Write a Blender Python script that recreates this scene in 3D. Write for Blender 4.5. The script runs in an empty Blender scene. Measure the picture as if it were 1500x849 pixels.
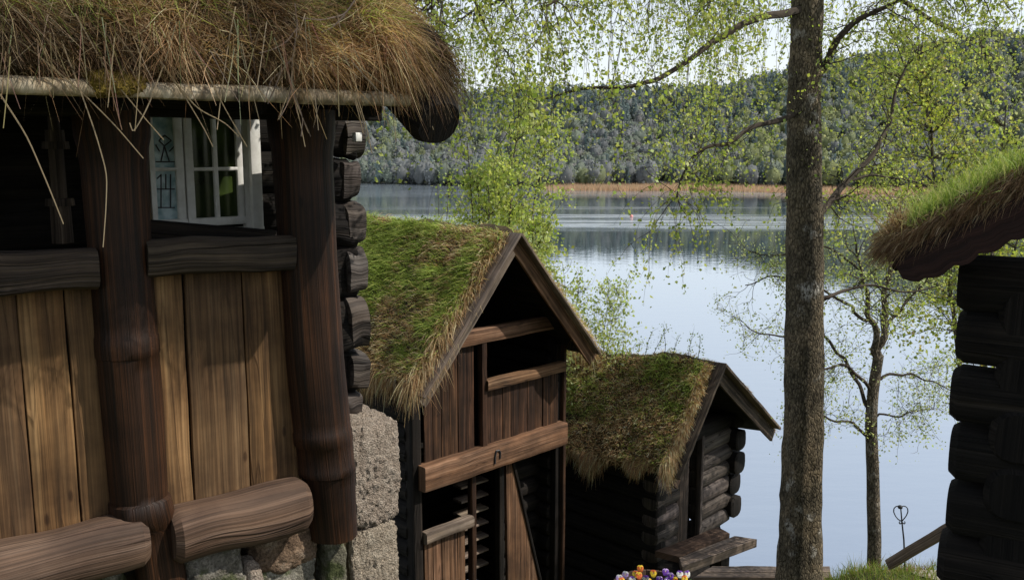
import bpy, math, random
import numpy as np
from mathutils import Vector, noise
random.seed(7); rng = np.random.default_rng(11)
C = bpy.context.scene.collection
R = math.radians

# ------------------------------------------------------------------ camera
FPX = 1333.0
PITCH = math.atan(209 / FPX)
FWD = Vector((0, math.cos(PITCH), -math.sin(PITCH))); UPV = Vector((0, math.sin(PITCH), math.cos(PITCH)))
scene = bpy.context.scene
cam_d = bpy.data.cameras.new('camera'); cam = bpy.data.objects.new('camera', cam_d); C.objects.link(cam)
cam.location = (0, 0, 0); cam.rotation_euler = (R(90) - PITCH, 0, 0)
cam_d.sensor_width = 36; cam_d.lens = 36 * FPX / 1500; cam_d.clip_end = 6000; cam_d.clip_start = 0.05
scene.camera = cam

def ray(u, v):
    d = FWD + Vector((1, 0, 0)) * ((u - 750) / FPX) + UPV * ((424.5 - v) / FPX)
    return d / d.y
def at(u, v, y): return ray(u, v) * y                       # survey point: picture position + distance
def on_plane(u, v, P, n):
    r = ray(u, v); return r * (P.dot(n) / r.dot(n))
def at_z(u, v, z):
    r = ray(u, v); return r * (z / r.z)

# ------------------------------------------------------------------ object helpers
def tag(o, label=None, cat=None, group=None, kind=None):
    if label: o['label'] = label
    if cat: o['category'] = cat
    if group: o['group'] = group
    if kind: o['kind'] = kind
    return o
def empty(name, loc, label=None, cat=None, group=None):
    o = bpy.data.objects.new(name, None); C.objects.link(o); o.location = loc; o.empty_display_size = .2
    return tag(o, label, cat, group)
def world_loc(o):
    v = Vector(o.location)
    while o.parent: o = o.parent; v += Vector(o.location)
    return v
def link(name, me, parent=None, loc=None):
    o = bpy.data.objects.new(name, me); C.objects.link(o)
    if parent: o.parent = parent
    if loc is not None: o.location = loc
    return o

class MB:
    """collects shapes in world coordinates, builds ONE mesh object"""
    def __init__(s): s.V = []; s.F = []; s.U = []; s.K = []
    def face(s, idx, uv, col): s.F.append(tuple(idx)); s.U.append(uv); s.K.append(col)
    def build(s, name, mat, parent=None, base=None, sharp=38, smooth=True):
        me = bpy.data.meshes.new(name)
        loc = world_loc(parent) if parent else (Vector(base) if base is not None else Vector((0, 0, 0)))
        me.from_pydata([tuple(Vector(v) - loc) for v in s.V], [], s.F)
        me.uv_layers.new(name='UVMap'); me.color_attributes.new('Col', 'FLOAT_COLOR', 'CORNER'); uvl = me.uv_layers['UVMap']
        uv = np.array([c for f in s.U for c in f], dtype=np.float32).ravel()
        uvl.data.foreach_set('uv', uv); ca = me.color_attributes['Col']
        col = np.array([k + (1,) for f, k in zip(s.F, s.K) for _ in f], dtype=np.float32).ravel()
        ca.data.foreach_set('color', col)
        if smooth:
            me.polygons.foreach_set('use_smooth', [True] * len(me.polygons))
            try: me.set_sharp_from_angle(angle=R(sharp))
            except Exception: pass
        me.materials.append(mat); me.update()
        o = link(name, me, parent)
        if not parent and base is not None: o.location = loc
        return o

def tint(v=.12, base=(1, 1, 1)):
    k = 1 + random.uniform(-v, v); return (base[0] * k, base[1] * k * random.uniform(.97, 1.03), base[2] * k * random.uniform(.95, 1.05))

def sweep(mb, path, ring, side, up, col=None, cap=True, wob=0.0, freq=3.0, seed=0.0, rscale=None, endround=0.0):
    """ring: list of (a,b) offsets on side/up axes; path: list of points"""
    col = col or tint(); path = [Vector(p) for p in path]
    n = len(ring); uo = random.uniform(0, 50); vo = random.uniform(0, 50)
    per = [0.0]
    for i in range(n):
        a, b = ring[i], ring[(i + 1) % n]; per.append(per[-1] + math.hypot(b[0] - a[0], b[1] - a[1]))
    stations = []; L = 0.0
    for i, p in enumerate(path):
        if i: L += (path[i] - path[i - 1]).length
        stations.append((p, L, 1.0 if rscale is None else rscale(i / (len(path) - 1))))
    if endround > 0:
        d0 = (path[0] - path[1]).normalized(); d1 = (path[-1] - path[-2]).normalized()
        k0, k1 = stations[0][2], stations[-1][2]
        stations[0] = (path[0], stations[0][1], k0)
        pre = [(path[0] + d0 * endround, -endround, k0 * .8)]; post = [(path[-1] + d1 * endround, L + endround, k1 * .8)]
        stations = pre + stations + post
    b0 = len(mb.V)
    for p, l, k in stations:
        for (a, b) in ring:
            q = p + side * (a * k) + up * (b * k)
            if wob:
                w1 = noise.noise(q * freq + Vector((seed, 0, 0))); w2 = noise.noise(q * freq + Vector((0, seed + 9, 3)))
                q = q + side * (w1 * wob) + up * (w2 * wob)
            mb.V.append(q)
    m = len(stations)
    for i in range(m - 1):
        for j in range(n):
            j2 = (j + 1) % n
            mb.face((b0 + i * n + j, b0 + i * n + j2, b0 + (i + 1) * n + j2, b0 + (i + 1) * n + j),
                    [(uo + per[j], vo + stations[i][1]), (uo + per[j + 1], vo + stations[i][1]),
                     (uo + per[j + 1], vo + stations[i + 1][1]), (uo + per[j], vo + stations[i + 1][1])], col)
    if cap:
        for i, rev in ((0, True), (m - 1, False)):
            idx = [b0 + i * n + j for j in range(n)]; uv = [(uo + a, vo + b * .4) for a, b in ring]
            if rev: idx = idx[::-1]; uv = uv[::-1]
            mb.face(idx, uv, tuple(c * .8 for c in col))

def lin(p0, p1, n): return [Vector(p0).lerp(Vector(p1), i / n) for i in range(n + 1)]
def rrect(w, h, c):
    c = min(c, w * .45, h * .45); x, y = w / 2, h / 2; k = c * .3
    return [(-x + c, -y), (x - c, -y), (x - k, -y + k), (x, -y + c), (x, y - c), (x - k, y - k), (x - c, y), (-x + c, y), (-x + k, y - k), (-x, y - c), (-x, -y + c), (-x + k, -y + k)]
def circ(r, n, sq=1.0):
    out = []
    for i in range(n):
        a = 2 * math.pi * i / n; c, s_ = math.cos(a), math.sin(a)
        out.append((r * math.copysign(abs(c) ** sq, c), r * math.copysign(abs(s_) ** sq, s_)))
    return out
def axes(p0, p1, up):
    d = (Vector(p1) - Vector(p0)).normalized(); side = d.cross(Vector(up)).normalized(); return side, side.cross(d).normalized()
def beam(mb, p0, p1, w, h, up=(0, 0, 1), seg=8, bevel=.012, wob=.006, col=None, freq=4.0, rscale=None):
    side, u = axes(p0, p1, up)
    sweep(mb, lin(p0, p1, seg), rrect(w, h, bevel), side, u, col, wob=wob, freq=freq, seed=random.uniform(0, 90), rscale=rscale)
def log(mb, p0, p1, r0, r1=None, up=(0, 0, 1), seg=10, n=16, wob=.012, sq=.9, col=None, endround=.02, freq=3.0):
    r1 = r0 if r1 is None else r1; side, u = axes(p0, p1, up)
    sweep(mb, lin(p0, p1, seg), circ(r0, n, sq), side, u, col, wob=wob, freq=freq, seed=random.uniform(0, 90),
          rscale=lambda t: 1 + (r1 / r0 - 1) * t, endround=endround)
def tube(mb, pts, r0, r1, n=5, col=(1, 1, 1), cap=True, wob=0):
    """round tube along an arbitrary polyline (parallel-ish frames)"""
    b0 = len(mb.V); m = len(pts); L = 0; ref = Vector((.31, .77, .55))
    for i, p in enumerate(pts):
        d = (pts[min(i + 1, m - 1)] - pts[max(i - 1, 0)]).normalized()
        if abs(d.dot(ref)) > .97: ref = Vector((.8, -.5, .3))
        s_ = d.cross(ref).normalized(); t_ = s_.cross(d); r = r0 + (r1 - r0) * i / (m - 1)
        for j in range(n):
            a = 2 * math.pi * j / n; rr = r
            if wob: rr = r * (1 + wob * noise.noise(Vector((math.cos(a) * 1.3 + p.x, math.sin(a) * 1.3 + p.y, p.z * 1.8))))
            mb.V.append(p + s_ * (rr * math.cos(a)) + t_ * (rr * math.sin(a)))
    for i in range(m - 1):
        sl = (pts[i + 1] - pts[i]).length; rr = r0 + (r1 - r0) * i / (m - 1); w = 2 * math.pi * max(rr, .01) / n
        for j in range(n):
            j2 = (j + 1) % n
            mb.face((b0 + i * n + j, b0 + i * n + j2, b0 + (i + 1) * n + j2, b0 + (i + 1) * n + j),
                    [(j * w, L), ((j + 1) * w, L), ((j + 1) * w, L + sl), (j * w, L + sl)], col)
        L += sl
    if cap:
        mb.face([b0 + j for j in range(n)][::-1], [(0, 0)] * n, col); mb.face([b0 + (m - 1) * n + j for j in range(n)], [(0, 0)] * n, col)

def stone(mb, c, ax, size, res=14, k=7.0, rough=.03, freq=6.0, col=None, fine=0.0):
    """rounded, displaced block; ax = three unit axes, size = half sizes"""
    col = col or tint(.15); sd = random.uniform(0, 100)
    for fa in range(3):
        for sg in (-1, 1):
            b0 = len(mb.V)
            for i in range(res + 1):
                for j in range(res + 1):
                    q = [0, 0, 0]; q[fa] = sg; q[(fa + 1) % 3] = (2 * i / res - 1); q[(fa + 2) % 3] = (2 * j / res - 1)
                    nn = sum(abs(t) ** k for t in q) ** (1 / k); q = [t / nn for t in q]
                    P = Vector(c) + ax[0] * (q[0] * size[0]) + ax[1] * (q[1] * size[1]) + ax[2] * (q[2] * size[2])
                    dv = (P - Vector(c)).normalized(); s0 = Vector((sd, sd * .3, 0))
                    a = noise.noise(P * freq + s0) * rough + noise.noise(P * freq * 3.1 + s0) * rough * .45
                    if fine: a += noise.noise(P * freq * 9 + s0) * fine + noise.noise(P * freq * 20 + s0) * fine * .7
                    mb.V.append(P + dv * a)
            for i in range(res):
                for j in range(res):
                    a = b0 + i * (res + 1) + j; f = (a, a + res + 1, a + res + 2, a + 1)
                    uv = [(i * .05, j * .05)] * 4
                    mb.face(f if sg > 0 else f[::-1], uv, col)

def np_obj(name, V, Q, mat, parent=None, cols=None, smooth=False, base=None):
    """fast quad mesh: V (N,3), Q (M,4); cols (N,3) per vertex"""
    loc = np.array(world_loc(parent)) if parent else np.array(base if base is not None else (0, 0, 0))
    me = bpy.data.meshes.new(name); V = np.asarray(V, dtype=np.float32) - loc.astype(np.float32); Q = np.asarray(Q, dtype=np.int32)
    me.vertices.add(len(V)); me.vertices.foreach_set('co', V.ravel())
    me.loops.add(Q.size); me.loops.foreach_set('vertex_index', Q.ravel())
    me.polygons.add(len(Q)); me.polygons.foreach_set('loop_start', np.arange(0, Q.size, 4, dtype=np.int32))
    try: me.polygons.foreach_set('loop_total', np.full(len(Q), 4, dtype=np.int32))
    except Exception: pass
    if smooth: me.polygons.foreach_set('use_smooth', np.ones(len(Q), dtype=bool))
    me.update(calc_edges=True)
    if cols is not None:
        ca = me.color_attributes.new('Col', 'FLOAT_COLOR', 'POINT')
        c = np.ones((len(V), 4), dtype=np.float32); c[:, :3] = cols; ca.data.foreach_set('color', c.ravel())
    me.materials.append(mat)
    o = link(name, me, parent)
    if not parent and base is not None: o.location = base
    return o

def blades(P, D, L, W, droop, cols, tipcol=None, levels=4):
    """grass blades: P base, D unit dir, L length, W width, droop (N,3) vector added * t^2"""
    N = len(P); t = np.linspace(0, 1, levels)
    side = np.cross(D, rng.normal(size=(N, 3))); side /= np.linalg.norm(side, axis=1)[:, None] + 1e-9
    V = np.zeros((N, levels, 2, 3)); Cc = np.zeros((N, levels, 2, 3))
    for i, tt in enumerate(t):
        c = P + D * (L * tt)[:, None] + droop * (tt ** 2)
        w = (W * (1 - .85 * tt ** 1.5) * .5)[:, None] * side
        V[:, i, 0] = c - w; V[:, i, 1] = c + w
        cc = cols if tipcol is None else cols * (1 - tt) + tipcol * tt
        Cc[:, i, 0] = cc; Cc[:, i, 1] = cc
    base = np.arange(N)[:, None] * (levels * 2)
    Q = np.concatenate([base + np.array([[2 * i, 2 * i + 1, 2 * i + 3, 2 * i + 2]]) for i in range(levels - 1)], axis=0)
    return V.reshape(-1, 3), Q, Cc.reshape(-1, 3)
def join(parts):
    Vs, Qs, Cs, o = [], [], [], 0
    for V, Q, c in parts: Vs.append(V); Qs.append(Q + o); Cs.append(c); o += len(V)
    return np.concatenate(Vs), np.concatenate(Qs), np.concatenate(Cs)
def leaves(P, size, cols, hang=.6, asp=.75):
    """one folded diamond leaf per point"""
    P = np.asarray(P, dtype=float); N = len(P)
    d = rng.normal(size=(N, 3)); d[:, 2] -= hang; d /= np.linalg.norm(d, axis=1)[:, None]
    s = np.cross(d, rng.normal(size=(N, 3))); s /= np.linalg.norm(s, axis=1)[:, None]; nn = np.cross(d, s)
    sz = size * rng.uniform(.5, 1.4, N); l = sz[:, None]
    V = np.zeros((N, 4, 3)); V[:, 0] = P; V[:, 1] = P + d * l * .42 + s * l * asp * .5 + nn * l * .1
    V[:, 2] = P + d * l; V[:, 3] = P + d * l * .42 - s * l * asp * .5 + nn * l * .1
    Q = np.arange(N * 4).reshape(N, 4)
    return V.reshape(-1, 3), Q, np.repeat(cols, 4, axis=0)
def pal(N, choices, weights, var=.18):
    ch = np.array(choices)[rng.choice(len(choices), N, p=np.array(weights) / sum(weights))]
    return ch * rng.uniform(1 - var, 1 + var, (N, 1)) * rng.uniform(.94, 1.06, (N, 3))

# ------------------------------------------------------------------ materials
def mat(name):
    m = bpy.data.materials.new(name); m.use_nodes = True; nt = m.node_tree; nt.nodes.clear()
    out = nt.nodes.new('ShaderNodeOutputMaterial'); b = nt.nodes.new('ShaderNodeBsdfPrincipled'); nt.links.new(b.outputs[0], out.inputs[0])
    return m, nt, b, out
def nd(nt, typ, **kw):
    n = nt.nodes.new(typ)
    for k, v in kw.items():
        if k in n.inputs: n.inputs[k].default_value = v
        else: setattr(n, k, v)
    return n
def ramp(nt, fac, stops):
    r = nt.nodes.new('ShaderNodeValToRGB'); e = r.color_ramp.elements
    while len(e) < len(stops): e.new(.5)
    for i, (p, c) in enumerate(stops):
        e[i].position = p; e[i].color = (c if len(c) == 4 else tuple(c) + (1,))
    nt.links.new(fac, r.inputs[0]); return r
def mul(nt, a, b, typ='MULTIPLY', fac=1.0):
    m = nt.nodes.new('ShaderNodeMix'); m.data_type = 'RGBA'; m.blend_type = typ; m.inputs[0].default_value = fac
    for s, i in ((a, 6), (b, 7)):
        if isinstance(s, tuple): m.inputs[i].default_value = s + (1,)
        else: nt.links.new(s, m.inputs[i])
    return m.outputs[2]
def wood(name, dark, base, light, rough=.75, bump=.5, across=45, along=2.2, stain=(.35, .35, .35), stain_scale=2.2, stain_amt=.6, crack=.5, lichen=None):
    m, nt, b, out = mat(name); L = nt.links.new
    uv = nd(nt, 'ShaderNodeUVMap'); mp = nd(nt, 'ShaderNodeMapping'); mp.inputs['Scale'].default_value = (across, along * .4, 1); L(uv.outputs[0], mp.inputs[0])
    n1 = nd(nt, 'ShaderNodeTexNoise', Scale=1.0, Detail=4.0, Roughness=.6, Distortion=.5); L(mp.outputs[0], n1.inputs['Vector'])
    mp2 = nd(nt, 'ShaderNodeMapping'); mp2.inputs['Scale'].default_value = (across * 4.0, along * .7, 1); L(uv.outputs[0], mp2.inputs[0])
    n2 = nd(nt, 'ShaderNodeTexNoise', Scale=1.0, Detail=2.0, Roughness=.5); L(mp2.outputs[0], n2.inputs['Vector'])
    mp3 = nd(nt, 'ShaderNodeMapping'); mp3.inputs['Scale'].default_value = (across * .3, along * .22, 1); L(uv.outputs[0], mp3.inputs[0])
    n3 = nd(nt, 'ShaderNodeTexNoise', Scale=1.0, Detail=2.0, Distortion=.3); L(mp3.outputs[0], n3.inputs['Vector'])
    c1 = ramp(nt, n1.outputs[0], [(.28, dark), (.5, base), (.75, light)])
    fine = ramp(nt, n2.outputs[0], [(.3, (.6, .6, .6)), (.6, (1.12, 1.12, 1.12))])
    c = mul(nt, c1.outputs[0], fine.outputs[0])
    ck = ramp(nt, n3.outputs[0], [(.489, (1, 1, 1)), (.5, (.15, .12, .1)), (.511, (1, 1, 1))])
    c = mul(nt, c, ck.outputs[0], fac=crack)
    tc = nd(nt, 'ShaderNodeTexCoord'); n4 = nd(nt, 'ShaderNodeTexNoise', Scale=stain_scale, Detail=5.0, Roughness=.6); L(tc.outputs['Object'], n4.inputs['Vector'])
    st = ramp(nt, n4.outputs[0], [(.36, stain), (.62, (1.15, 1.15, 1.15))]); c = mul(nt, c, st.outputs[0], fac=stain_amt)
    mp6 = nd(nt, 'ShaderNodeMapping'); mp6.inputs['Scale'].default_value = (7, 1.1, 1); L(uv.outputs[0], mp6.inputs[0])
    n6 = nd(nt, 'ShaderNodeTexNoise', Scale=1.0, Detail=4.0, Roughness=.6); L(mp6.outputs[0], n6.inputs['Vector'])
    bl = ramp(nt, n6.outputs[0], [(.3, (.58, .6, .64)), (.5, (1, 1, 1)), (.68, (1.25, 1.2, 1.12))]); c = mul(nt, c, bl.outputs[0], fac=.85)
    if lichen:
        n5 = nd(nt, 'ShaderNodeTexNoise', Scale=14.0, Detail=6.0, Roughness=.7); L(tc.outputs['Object'], n5.inputs['Vector'])
        lf = ramp(nt, n5.outputs[0], [(.58, (0, 0, 0)), (.68, (1, 1, 1))]); mx = nt.nodes.new('ShaderNodeMix'); mx.data_type = 'RGBA'
        L(lf.outputs[0], mx.inputs[0]); L(c, mx.inputs[6]); mx.inputs[7].default_value = tuple(lichen) + (1,); c = mx.outputs[2]
    mp8 = nd(nt, 'ShaderNodeMapping'); mp8.inputs['Scale'].default_value = (6, 2.2, 1); L(uv.outputs[0], mp8.inputs[0])
    v8 = nd(nt, 'ShaderNodeTexVoronoi', Scale=1.0); L(mp8.outputs[0], v8.inputs['Vector'])
    kn = ramp(nt, v8.outputs[0], [(.0, (.22, .18, .16)), (.05, (.35, .3, .27)), (.085, (1, 1, 1))]); c = mul(nt, c, kn.outputs[0], fac=.8)
    at_ = nd(nt, 'ShaderNodeVertexColor', layer_name='Col'); c = mul(nt, c, at_.outputs[0])
    L(c, b.inputs['Base Color']); b.inputs['Roughness'].default_value = rough; b.inputs['Specular IOR Level'].default_value = .25
    ad = nd(nt, 'ShaderNodeMath', operation='ADD'); L(n1.outputs[0], ad.inputs[0]); L(n2.outputs[0], ad.inputs[1])
    ml = nd(nt, 'ShaderNodeMath', operation='MULTIPLY'); L(ad.outputs[0], ml.inputs[0]); L(ck.outputs[0], ml.inputs[1])
    bp = nd(nt, 'ShaderNodeBump', Strength=bump, Distance=.012); L(ml.outputs[0], bp.inputs['Height']); L(bp.outputs[0], b.inputs['Normal'])
    return m
def rock(name, stops, scale=18.0, bump=.8, dist=.02, rough=.9, moss=None, sc2=90.0):
    m, nt, b, out = mat(name); L = nt.links.new
    tc = nd(nt, 'ShaderNodeTexCoord')
    n1 = nd(nt, 'ShaderNodeTexNoise', Scale=scale, Detail=8.0, Roughness=.7); L(tc.outputs['Object'], n1.inputs['Vector'])
    n2 = nd(nt, 'ShaderNodeTexNoise', Scale=sc2, Detail=4.0, Roughness=.6); L(tc.outputs['Object'], n2.inputs['Vector'])
    v = nd(nt, 'ShaderNodeTexVoronoi', Scale=sc2 * .8); L(tc.outputs['Object'], v.inputs['Vector'])
    c = ramp(nt, n1.outputs[0], stops).outputs[0]
    sp = ramp(nt, n2.outputs[0], [(.35, (.55, .53, .52)), (.55, (1, 1, 1)), (.7, (1.3, 1.28, 1.25))]); c = mul(nt, c, sp.outputs[0])
    sv = ramp(nt, v.outputs[0], [(.0, (.55, .53, .5)), (.35, (1, 1, 1))]); c = mul(nt, c, sv.outputs[0], fac=.4)
    if moss:
        n3 = nd(nt, 'ShaderNodeTexNoise', Scale=7.0, Detail=6.0, Roughness=.65); L(tc.outputs['Object'], n3.inputs['Vector'])
        lf = ramp(nt, n3.outputs[0], [(.48, (0, 0, 0)), (.6, (1, 1, 1))]); mx = nt.nodes.new('ShaderNodeMix'); mx.data_type = 'RGBA'
        L(lf.outputs[0], mx.inputs[0]); L(c, mx.inputs[6]); mx.inputs[7].default_value = tuple(moss) + (1,); c = mx.outputs[2]
    at_ = nd(nt, 'ShaderNodeVertexColor', layer_name='Col'); c = mul(nt, c, at_.outputs[0])
    L(c, b.inputs['Base Color']); b.inputs['Roughness'].default_value = rough; b.inputs['Specular IOR Level'].default_value = .3
    ad = nd(nt, 'ShaderNodeMath', operation='ADD'); L(n1.outputs[0], ad.inputs[0]); L(n2.outputs[0], ad.inputs[1])
    bp = nd(nt, 'ShaderNodeBump', Strength=bump, Distance=dist); L(ad.outputs[0], bp.inputs['Height']); L(bp.outputs[0], b.inputs['Normal'])
    return m
def foliage(name, trans=.4, rough=.55, spec=.3, tmul=(1.15, 1.2, .6)):
    m, nt, b, out = mat(name); L = nt.links.new
    at_ = nd(nt, 'ShaderNodeVertexColor', layer_name='Col')
    L(at_.outputs[0], b.inputs['Base Color']); b.inputs['Roughness'].default_value = rough; b.inputs['Specular IOR Level'].default_value = spec
    tr = nd(nt, 'ShaderNodeBsdfTranslucent'); L(mul(nt, at_.outputs[0], tmul), tr.inputs[0])
    mx = nd(nt, 'ShaderNodeMixShader'); mx.inputs[0].default_value = trans; L(b.outputs[0], mx.inputs[1]); L(tr.outputs[0], mx.inputs[2]); L(mx.outputs[0], out.inputs[0])
    return m
def noisy(name, stops, scale=6.0, rough=.9, bump=.5, dist=.03, detail=8.0, spec=.2):
    m, nt, b, out = mat(name); L = nt.links.new
    tc = nd(nt, 'ShaderNodeTexCoord'); n1 = nd(nt, 'ShaderNodeTexNoise', Scale=scale, Detail=detail, Roughness=.65); L(tc.outputs['Object'], n1.inputs['Vector'])
    L(ramp(nt, n1.outputs[0], stops).outputs[0], b.inputs['Base Color']); b.inputs['Roughness'].default_value = rough; b.inputs['Specular IOR Level'].default_value = spec
    bp = nd(nt, 'ShaderNodeBump', Strength=bump, Distance=dist); L(n1.outputs[0], bp.inputs['Height']); L(bp.outputs[0], b.inputs['Normal'])
    return m

M = {}
M['plank'] = wood('sun_bleached_plank', (.08, .045, .02), (.195, .111, .050), (.33, .208, .102), across=22, along=1.6, stain=(.33, .3, .3), stain_scale=1.9, stain_amt=.75, crack=.35, bump=.35)
M['pillar'] = wood('tarred_red_wood', (.010, .0055, .003), (.030, .013, .006), (.095, .038, .015), across=55, along=.9, rough=.55, bump=.35, stain_amt=.75, crack=.35, stain=(.22,.2,.2))
M['rail'] = wood('weathered_dark_wood', (.020, .014, .010), (.058, .041, .030), (.15, .11, .08), across=26, along=1.6, bump=.9, crack=.8)
M['sill'] = wood('weathered_grey_brown_wood', (.055, .034, .023), (.105, .065, .043), (.19, .128, .09), across=24, along=1.0, bump=.5, crack=.6, stain=(.5, .45, .45))
M['dark'] = wood('black_tarred_shaded_log', (.004, .003, .0025), (.011, .008, .006), (.03, .022, .016), across=22, along=1.4, bump=.8, rough=.85)
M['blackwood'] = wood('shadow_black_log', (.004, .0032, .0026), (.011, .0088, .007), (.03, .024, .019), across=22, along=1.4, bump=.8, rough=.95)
M['greylog'] = wood('sun_greyed_lit_log', (.035, .028, .024), (.085, .068, .058), (.16, .135, .115), across=20, along=1.3, bump=.8, crack=.8)
M['redboard'] = wood('red_brown_board', (.010, .005, .003), (.045, .021, .011), (.13, .066, .036), across=30, along=1.6, bump=.5, stain_amt=.7)
M['beam'] = wood('brown_beam', (.06, .030, .016), (.18, .095, .052), (.33, .20, .125), across=28, along=1.4, bump=.5, crack=.6)
M['greyboard'] = wood('silver_grey_board', (.09, .065, .048), (.20, .15, .115), (.36, .29, .23), across=30, along=1.6, bump=.5, crack=.6)
M['birchpole'] = wood('birch_pole_bark', (.05, .035, .025), (.42, .35, .25), (.78, .72, .6), across=3.0, along=26.0, bump=.4, crack=0, stain=(.3, .25, .16), stain_scale=5.0, stain_amt=.9)
M['barge'] = wood('dark_red_barge_board', (.010, .004, .003), (.028, .011, .008), (.06, .026, .018), across=24, along=1.4, bump=.5)
M['granite'] = rock('rough_granite', [(.3, (.44, .345, .27)), (.5, (.66, .54, .44)), (.7, (.80, .69, .58))], scale=16, bump=1.0, dist=.06, sc2=90)
M['endgrain'] = rock('grey_end_grain', [(.3, (.045, .034, .028)), (.5, (.12, .095, .08)), (.7, (.22, .18, .155))], scale=14, bump=.8, dist=.03, sc2=60)
M['fieldstone'] = rock('mossy_fieldstone', [(.3, (.075, .068, .05)), (.5, (.19, .175, .135)), (.7, (.34, .32, .26))], scale=9, bump=.7, dist=.03, moss=(.075, .085, .035), sc2=70)
M['brownstone'] = rock('brown_fieldstone', [(.3, (.06, .035, .02)), (.5, (.17, .11, .07)), (.7, (.30, .23, .17))], scale=8, bump=.7, dist=.03, sc2=60)
M['white'] = noisy('white_window_paint', [(.3, (.62, .60, .55)), (.6, (.8, .79, .75))], scale=9, rough=.5, bump=.1, spec=.4)
M['yellow'] = noisy('yellow_oak', [(.3, (.30, .20, .09)), (.7, (.42, .3, .15))], scale=12, rough=.6, bump=.1)
M['iron'] = noisy('black_iron', [(.3, (.012, .012, .014)), (.7, (.03, .03, .034))], scale=30, rough=.5, bump=.2, spec=.5)
M['sod'] = noisy('dark_turf', [(.3, (.03, .022, .012)), (.55, (.075, .055, .028)), (.75, (.07, .08, .025))], scale=5, bump=1.0, dist=.06)
M['grass'] = foliage('turf_grass', trans=.4, rough=.6, spec=.2, tmul=(1.1, 1.1, .7))
M['leaf'] = foliage('birch_leaf', trans=.5, rough=.45, spec=.35)
M['forest'] = foliage('far_foliage', trans=.62, rough=.8, spec=.05, tmul=(1, 1, .9))
M['soil'] = noisy('hill_grass', [(.3, (.035, .03, .018)), (.5, (.07, .075, .025)), (.7, (.10, .12, .035))], scale=3, bump=1.0, dist=.08)
M['hill'] = noisy('far_forest_floor', [(.3, (.05, .055, .05)), (.7, (.09, .09, .08))], scale=.05, bump=.2, dist=1.0)
M['sand'] = noisy('pale_gravel', [(.3, (.25, .22, .18)), (.7, (.42, .38, .32))], scale=40, bump=.6, dist=.01)

def glass_pane(name, c0, c1, scale=5.0, rough=.05):
    m, nt, b, out = mat(name); L = nt.links.new
    tc = nd(nt, 'ShaderNodeTexCoord'); n1 = nd(nt, 'ShaderNodeTexNoise', Scale=scale, Detail=5.0); L(tc.outputs['Object'], n1.inputs['Vector'])
    L(ramp(nt, n1.outputs[0], [(.35, c0), (.65, c1)]).outputs[0], b.inputs['Base Color']); b.inputs['Roughness'].default_value = rough; b.inputs['IOR'].default_value = 1.5
    return m
M['pane_green'] = glass_pane('glass_painted_greenery', (.012, .02, .008), (.05, .075, .018), 4.0, .15)  # mirrored greenery painted into the pane colour
M['pane_blue'] = glass_pane('leaded_glass_painted_sky', (.16, .30, .33), (.55, .68, .70), 14.0, .2)  # sky seen through the house, painted in as pale blue

def bark(name, base, dark, white, wscale=3.0, wamt=.3):
    m, nt, b, out = mat(name); L = nt.links.new
    tc = nd(nt, 'ShaderNodeTexCoord')
    mp = nd(nt, 'ShaderNodeMapping'); mp.inputs['Scale'].default_value = (52, 52, 20); L(tc.outputs['Object'], mp.inputs[0])
    n1 = nd(nt, 'ShaderNodeTexNoise', Scale=1.0, Detail=7.0, Roughness=.7, Distortion=.5); L(mp.outputs[0], n1.inputs['Vector'])
    v = nd(nt, 'ShaderNodeTexVoronoi', Scale=.9); v.feature = 'DISTANCE_TO_EDGE'; L(mp.outputs[0], v.inputs['Vector'])
    n2 = nd(nt, 'ShaderNodeTexNoise', Scale=wscale, Detail=5.0, Roughness=.6); L(tc.outputs['Object'], n2.inputs['Vector'])
    c = ramp(nt, n1.outputs[0], [(.32, dark), (.5, base), (.66, tuple(x * 1.9 for x in base))]).outputs[0]
    cr = ramp(nt, v.outputs[0], [(.0, (.4, .38, .36)), (.18, (1, 1, 1))]); c = mul(nt, c, cr.outputs[0], fac=.8)
    n7 = nd(nt, 'ShaderNodeTexNoise', Scale=2.6, Detail=4.0, Roughness=.6); L(tc.outputs['Object'], n7.inputs['Vector'])
    c = mul(nt, c, ramp(nt, n7.outputs[0], [(.34, (.5, .5, .46)), (.5, (1, 1, .95)), (.66, (1.6, 1.5, 1.35))]).outputs[0])
    wf = ramp(nt, n2.outputs[0], [(.62 - wamt * .3, (0, 0, 0)), (.7 - wamt * .2, (1, 1, 1))]); g = ramp(nt, n1.outputs[0], [(.42, (0, 0, 0)), (.52, (1, 1, 1))])
    mm = nd(nt, 'ShaderNodeMath', operation='MULTIPLY'); L(wf.outputs[0], mm.inputs[0]); L(g.outputs[0], mm.inputs[1])
    mx = nt.nodes.new('ShaderNodeMix'); mx.data_type = 'RGBA'; L(mm.outputs[0], mx.inputs[0]); L(c, mx.inputs[6]); mx.inputs[7].default_value = white + (1,)
    L(mx.outputs[2], b.inputs['Base Color']); b.inputs['Roughness'].default_value = .85; b.inputs['Specular IOR Level'].default_value = .2
    ad = nd(nt, 'ShaderNodeMath', operation='ADD'); L(n1.outputs[0], ad.inputs[0]); L(cr.outputs[0], ad.inputs[1])
    bp = nd(nt, 'ShaderNodeBump', Strength=.9, Distance=.02); L(ad.outputs[0], bp.inputs['Height']); L(bp.outputs[0], b.inputs['Normal'])
    return m
M['bark'] = bark('old_birch_bark', (.14, .115, .08), (.03, .024, .018), (.46, .43, .37), 4.5, .12)
M['bark2'] = bark('young_birch_bark', (.15, .125, .095), (.06, .05, .04), (.36, .33, .28), 4.0, .2)
M['twig'] = noisy('dark_twig', [(.3, (.035, .027, .02)), (.7, (.08, .062, .045))], scale=20, rough=.8, bump=.2)

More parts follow.
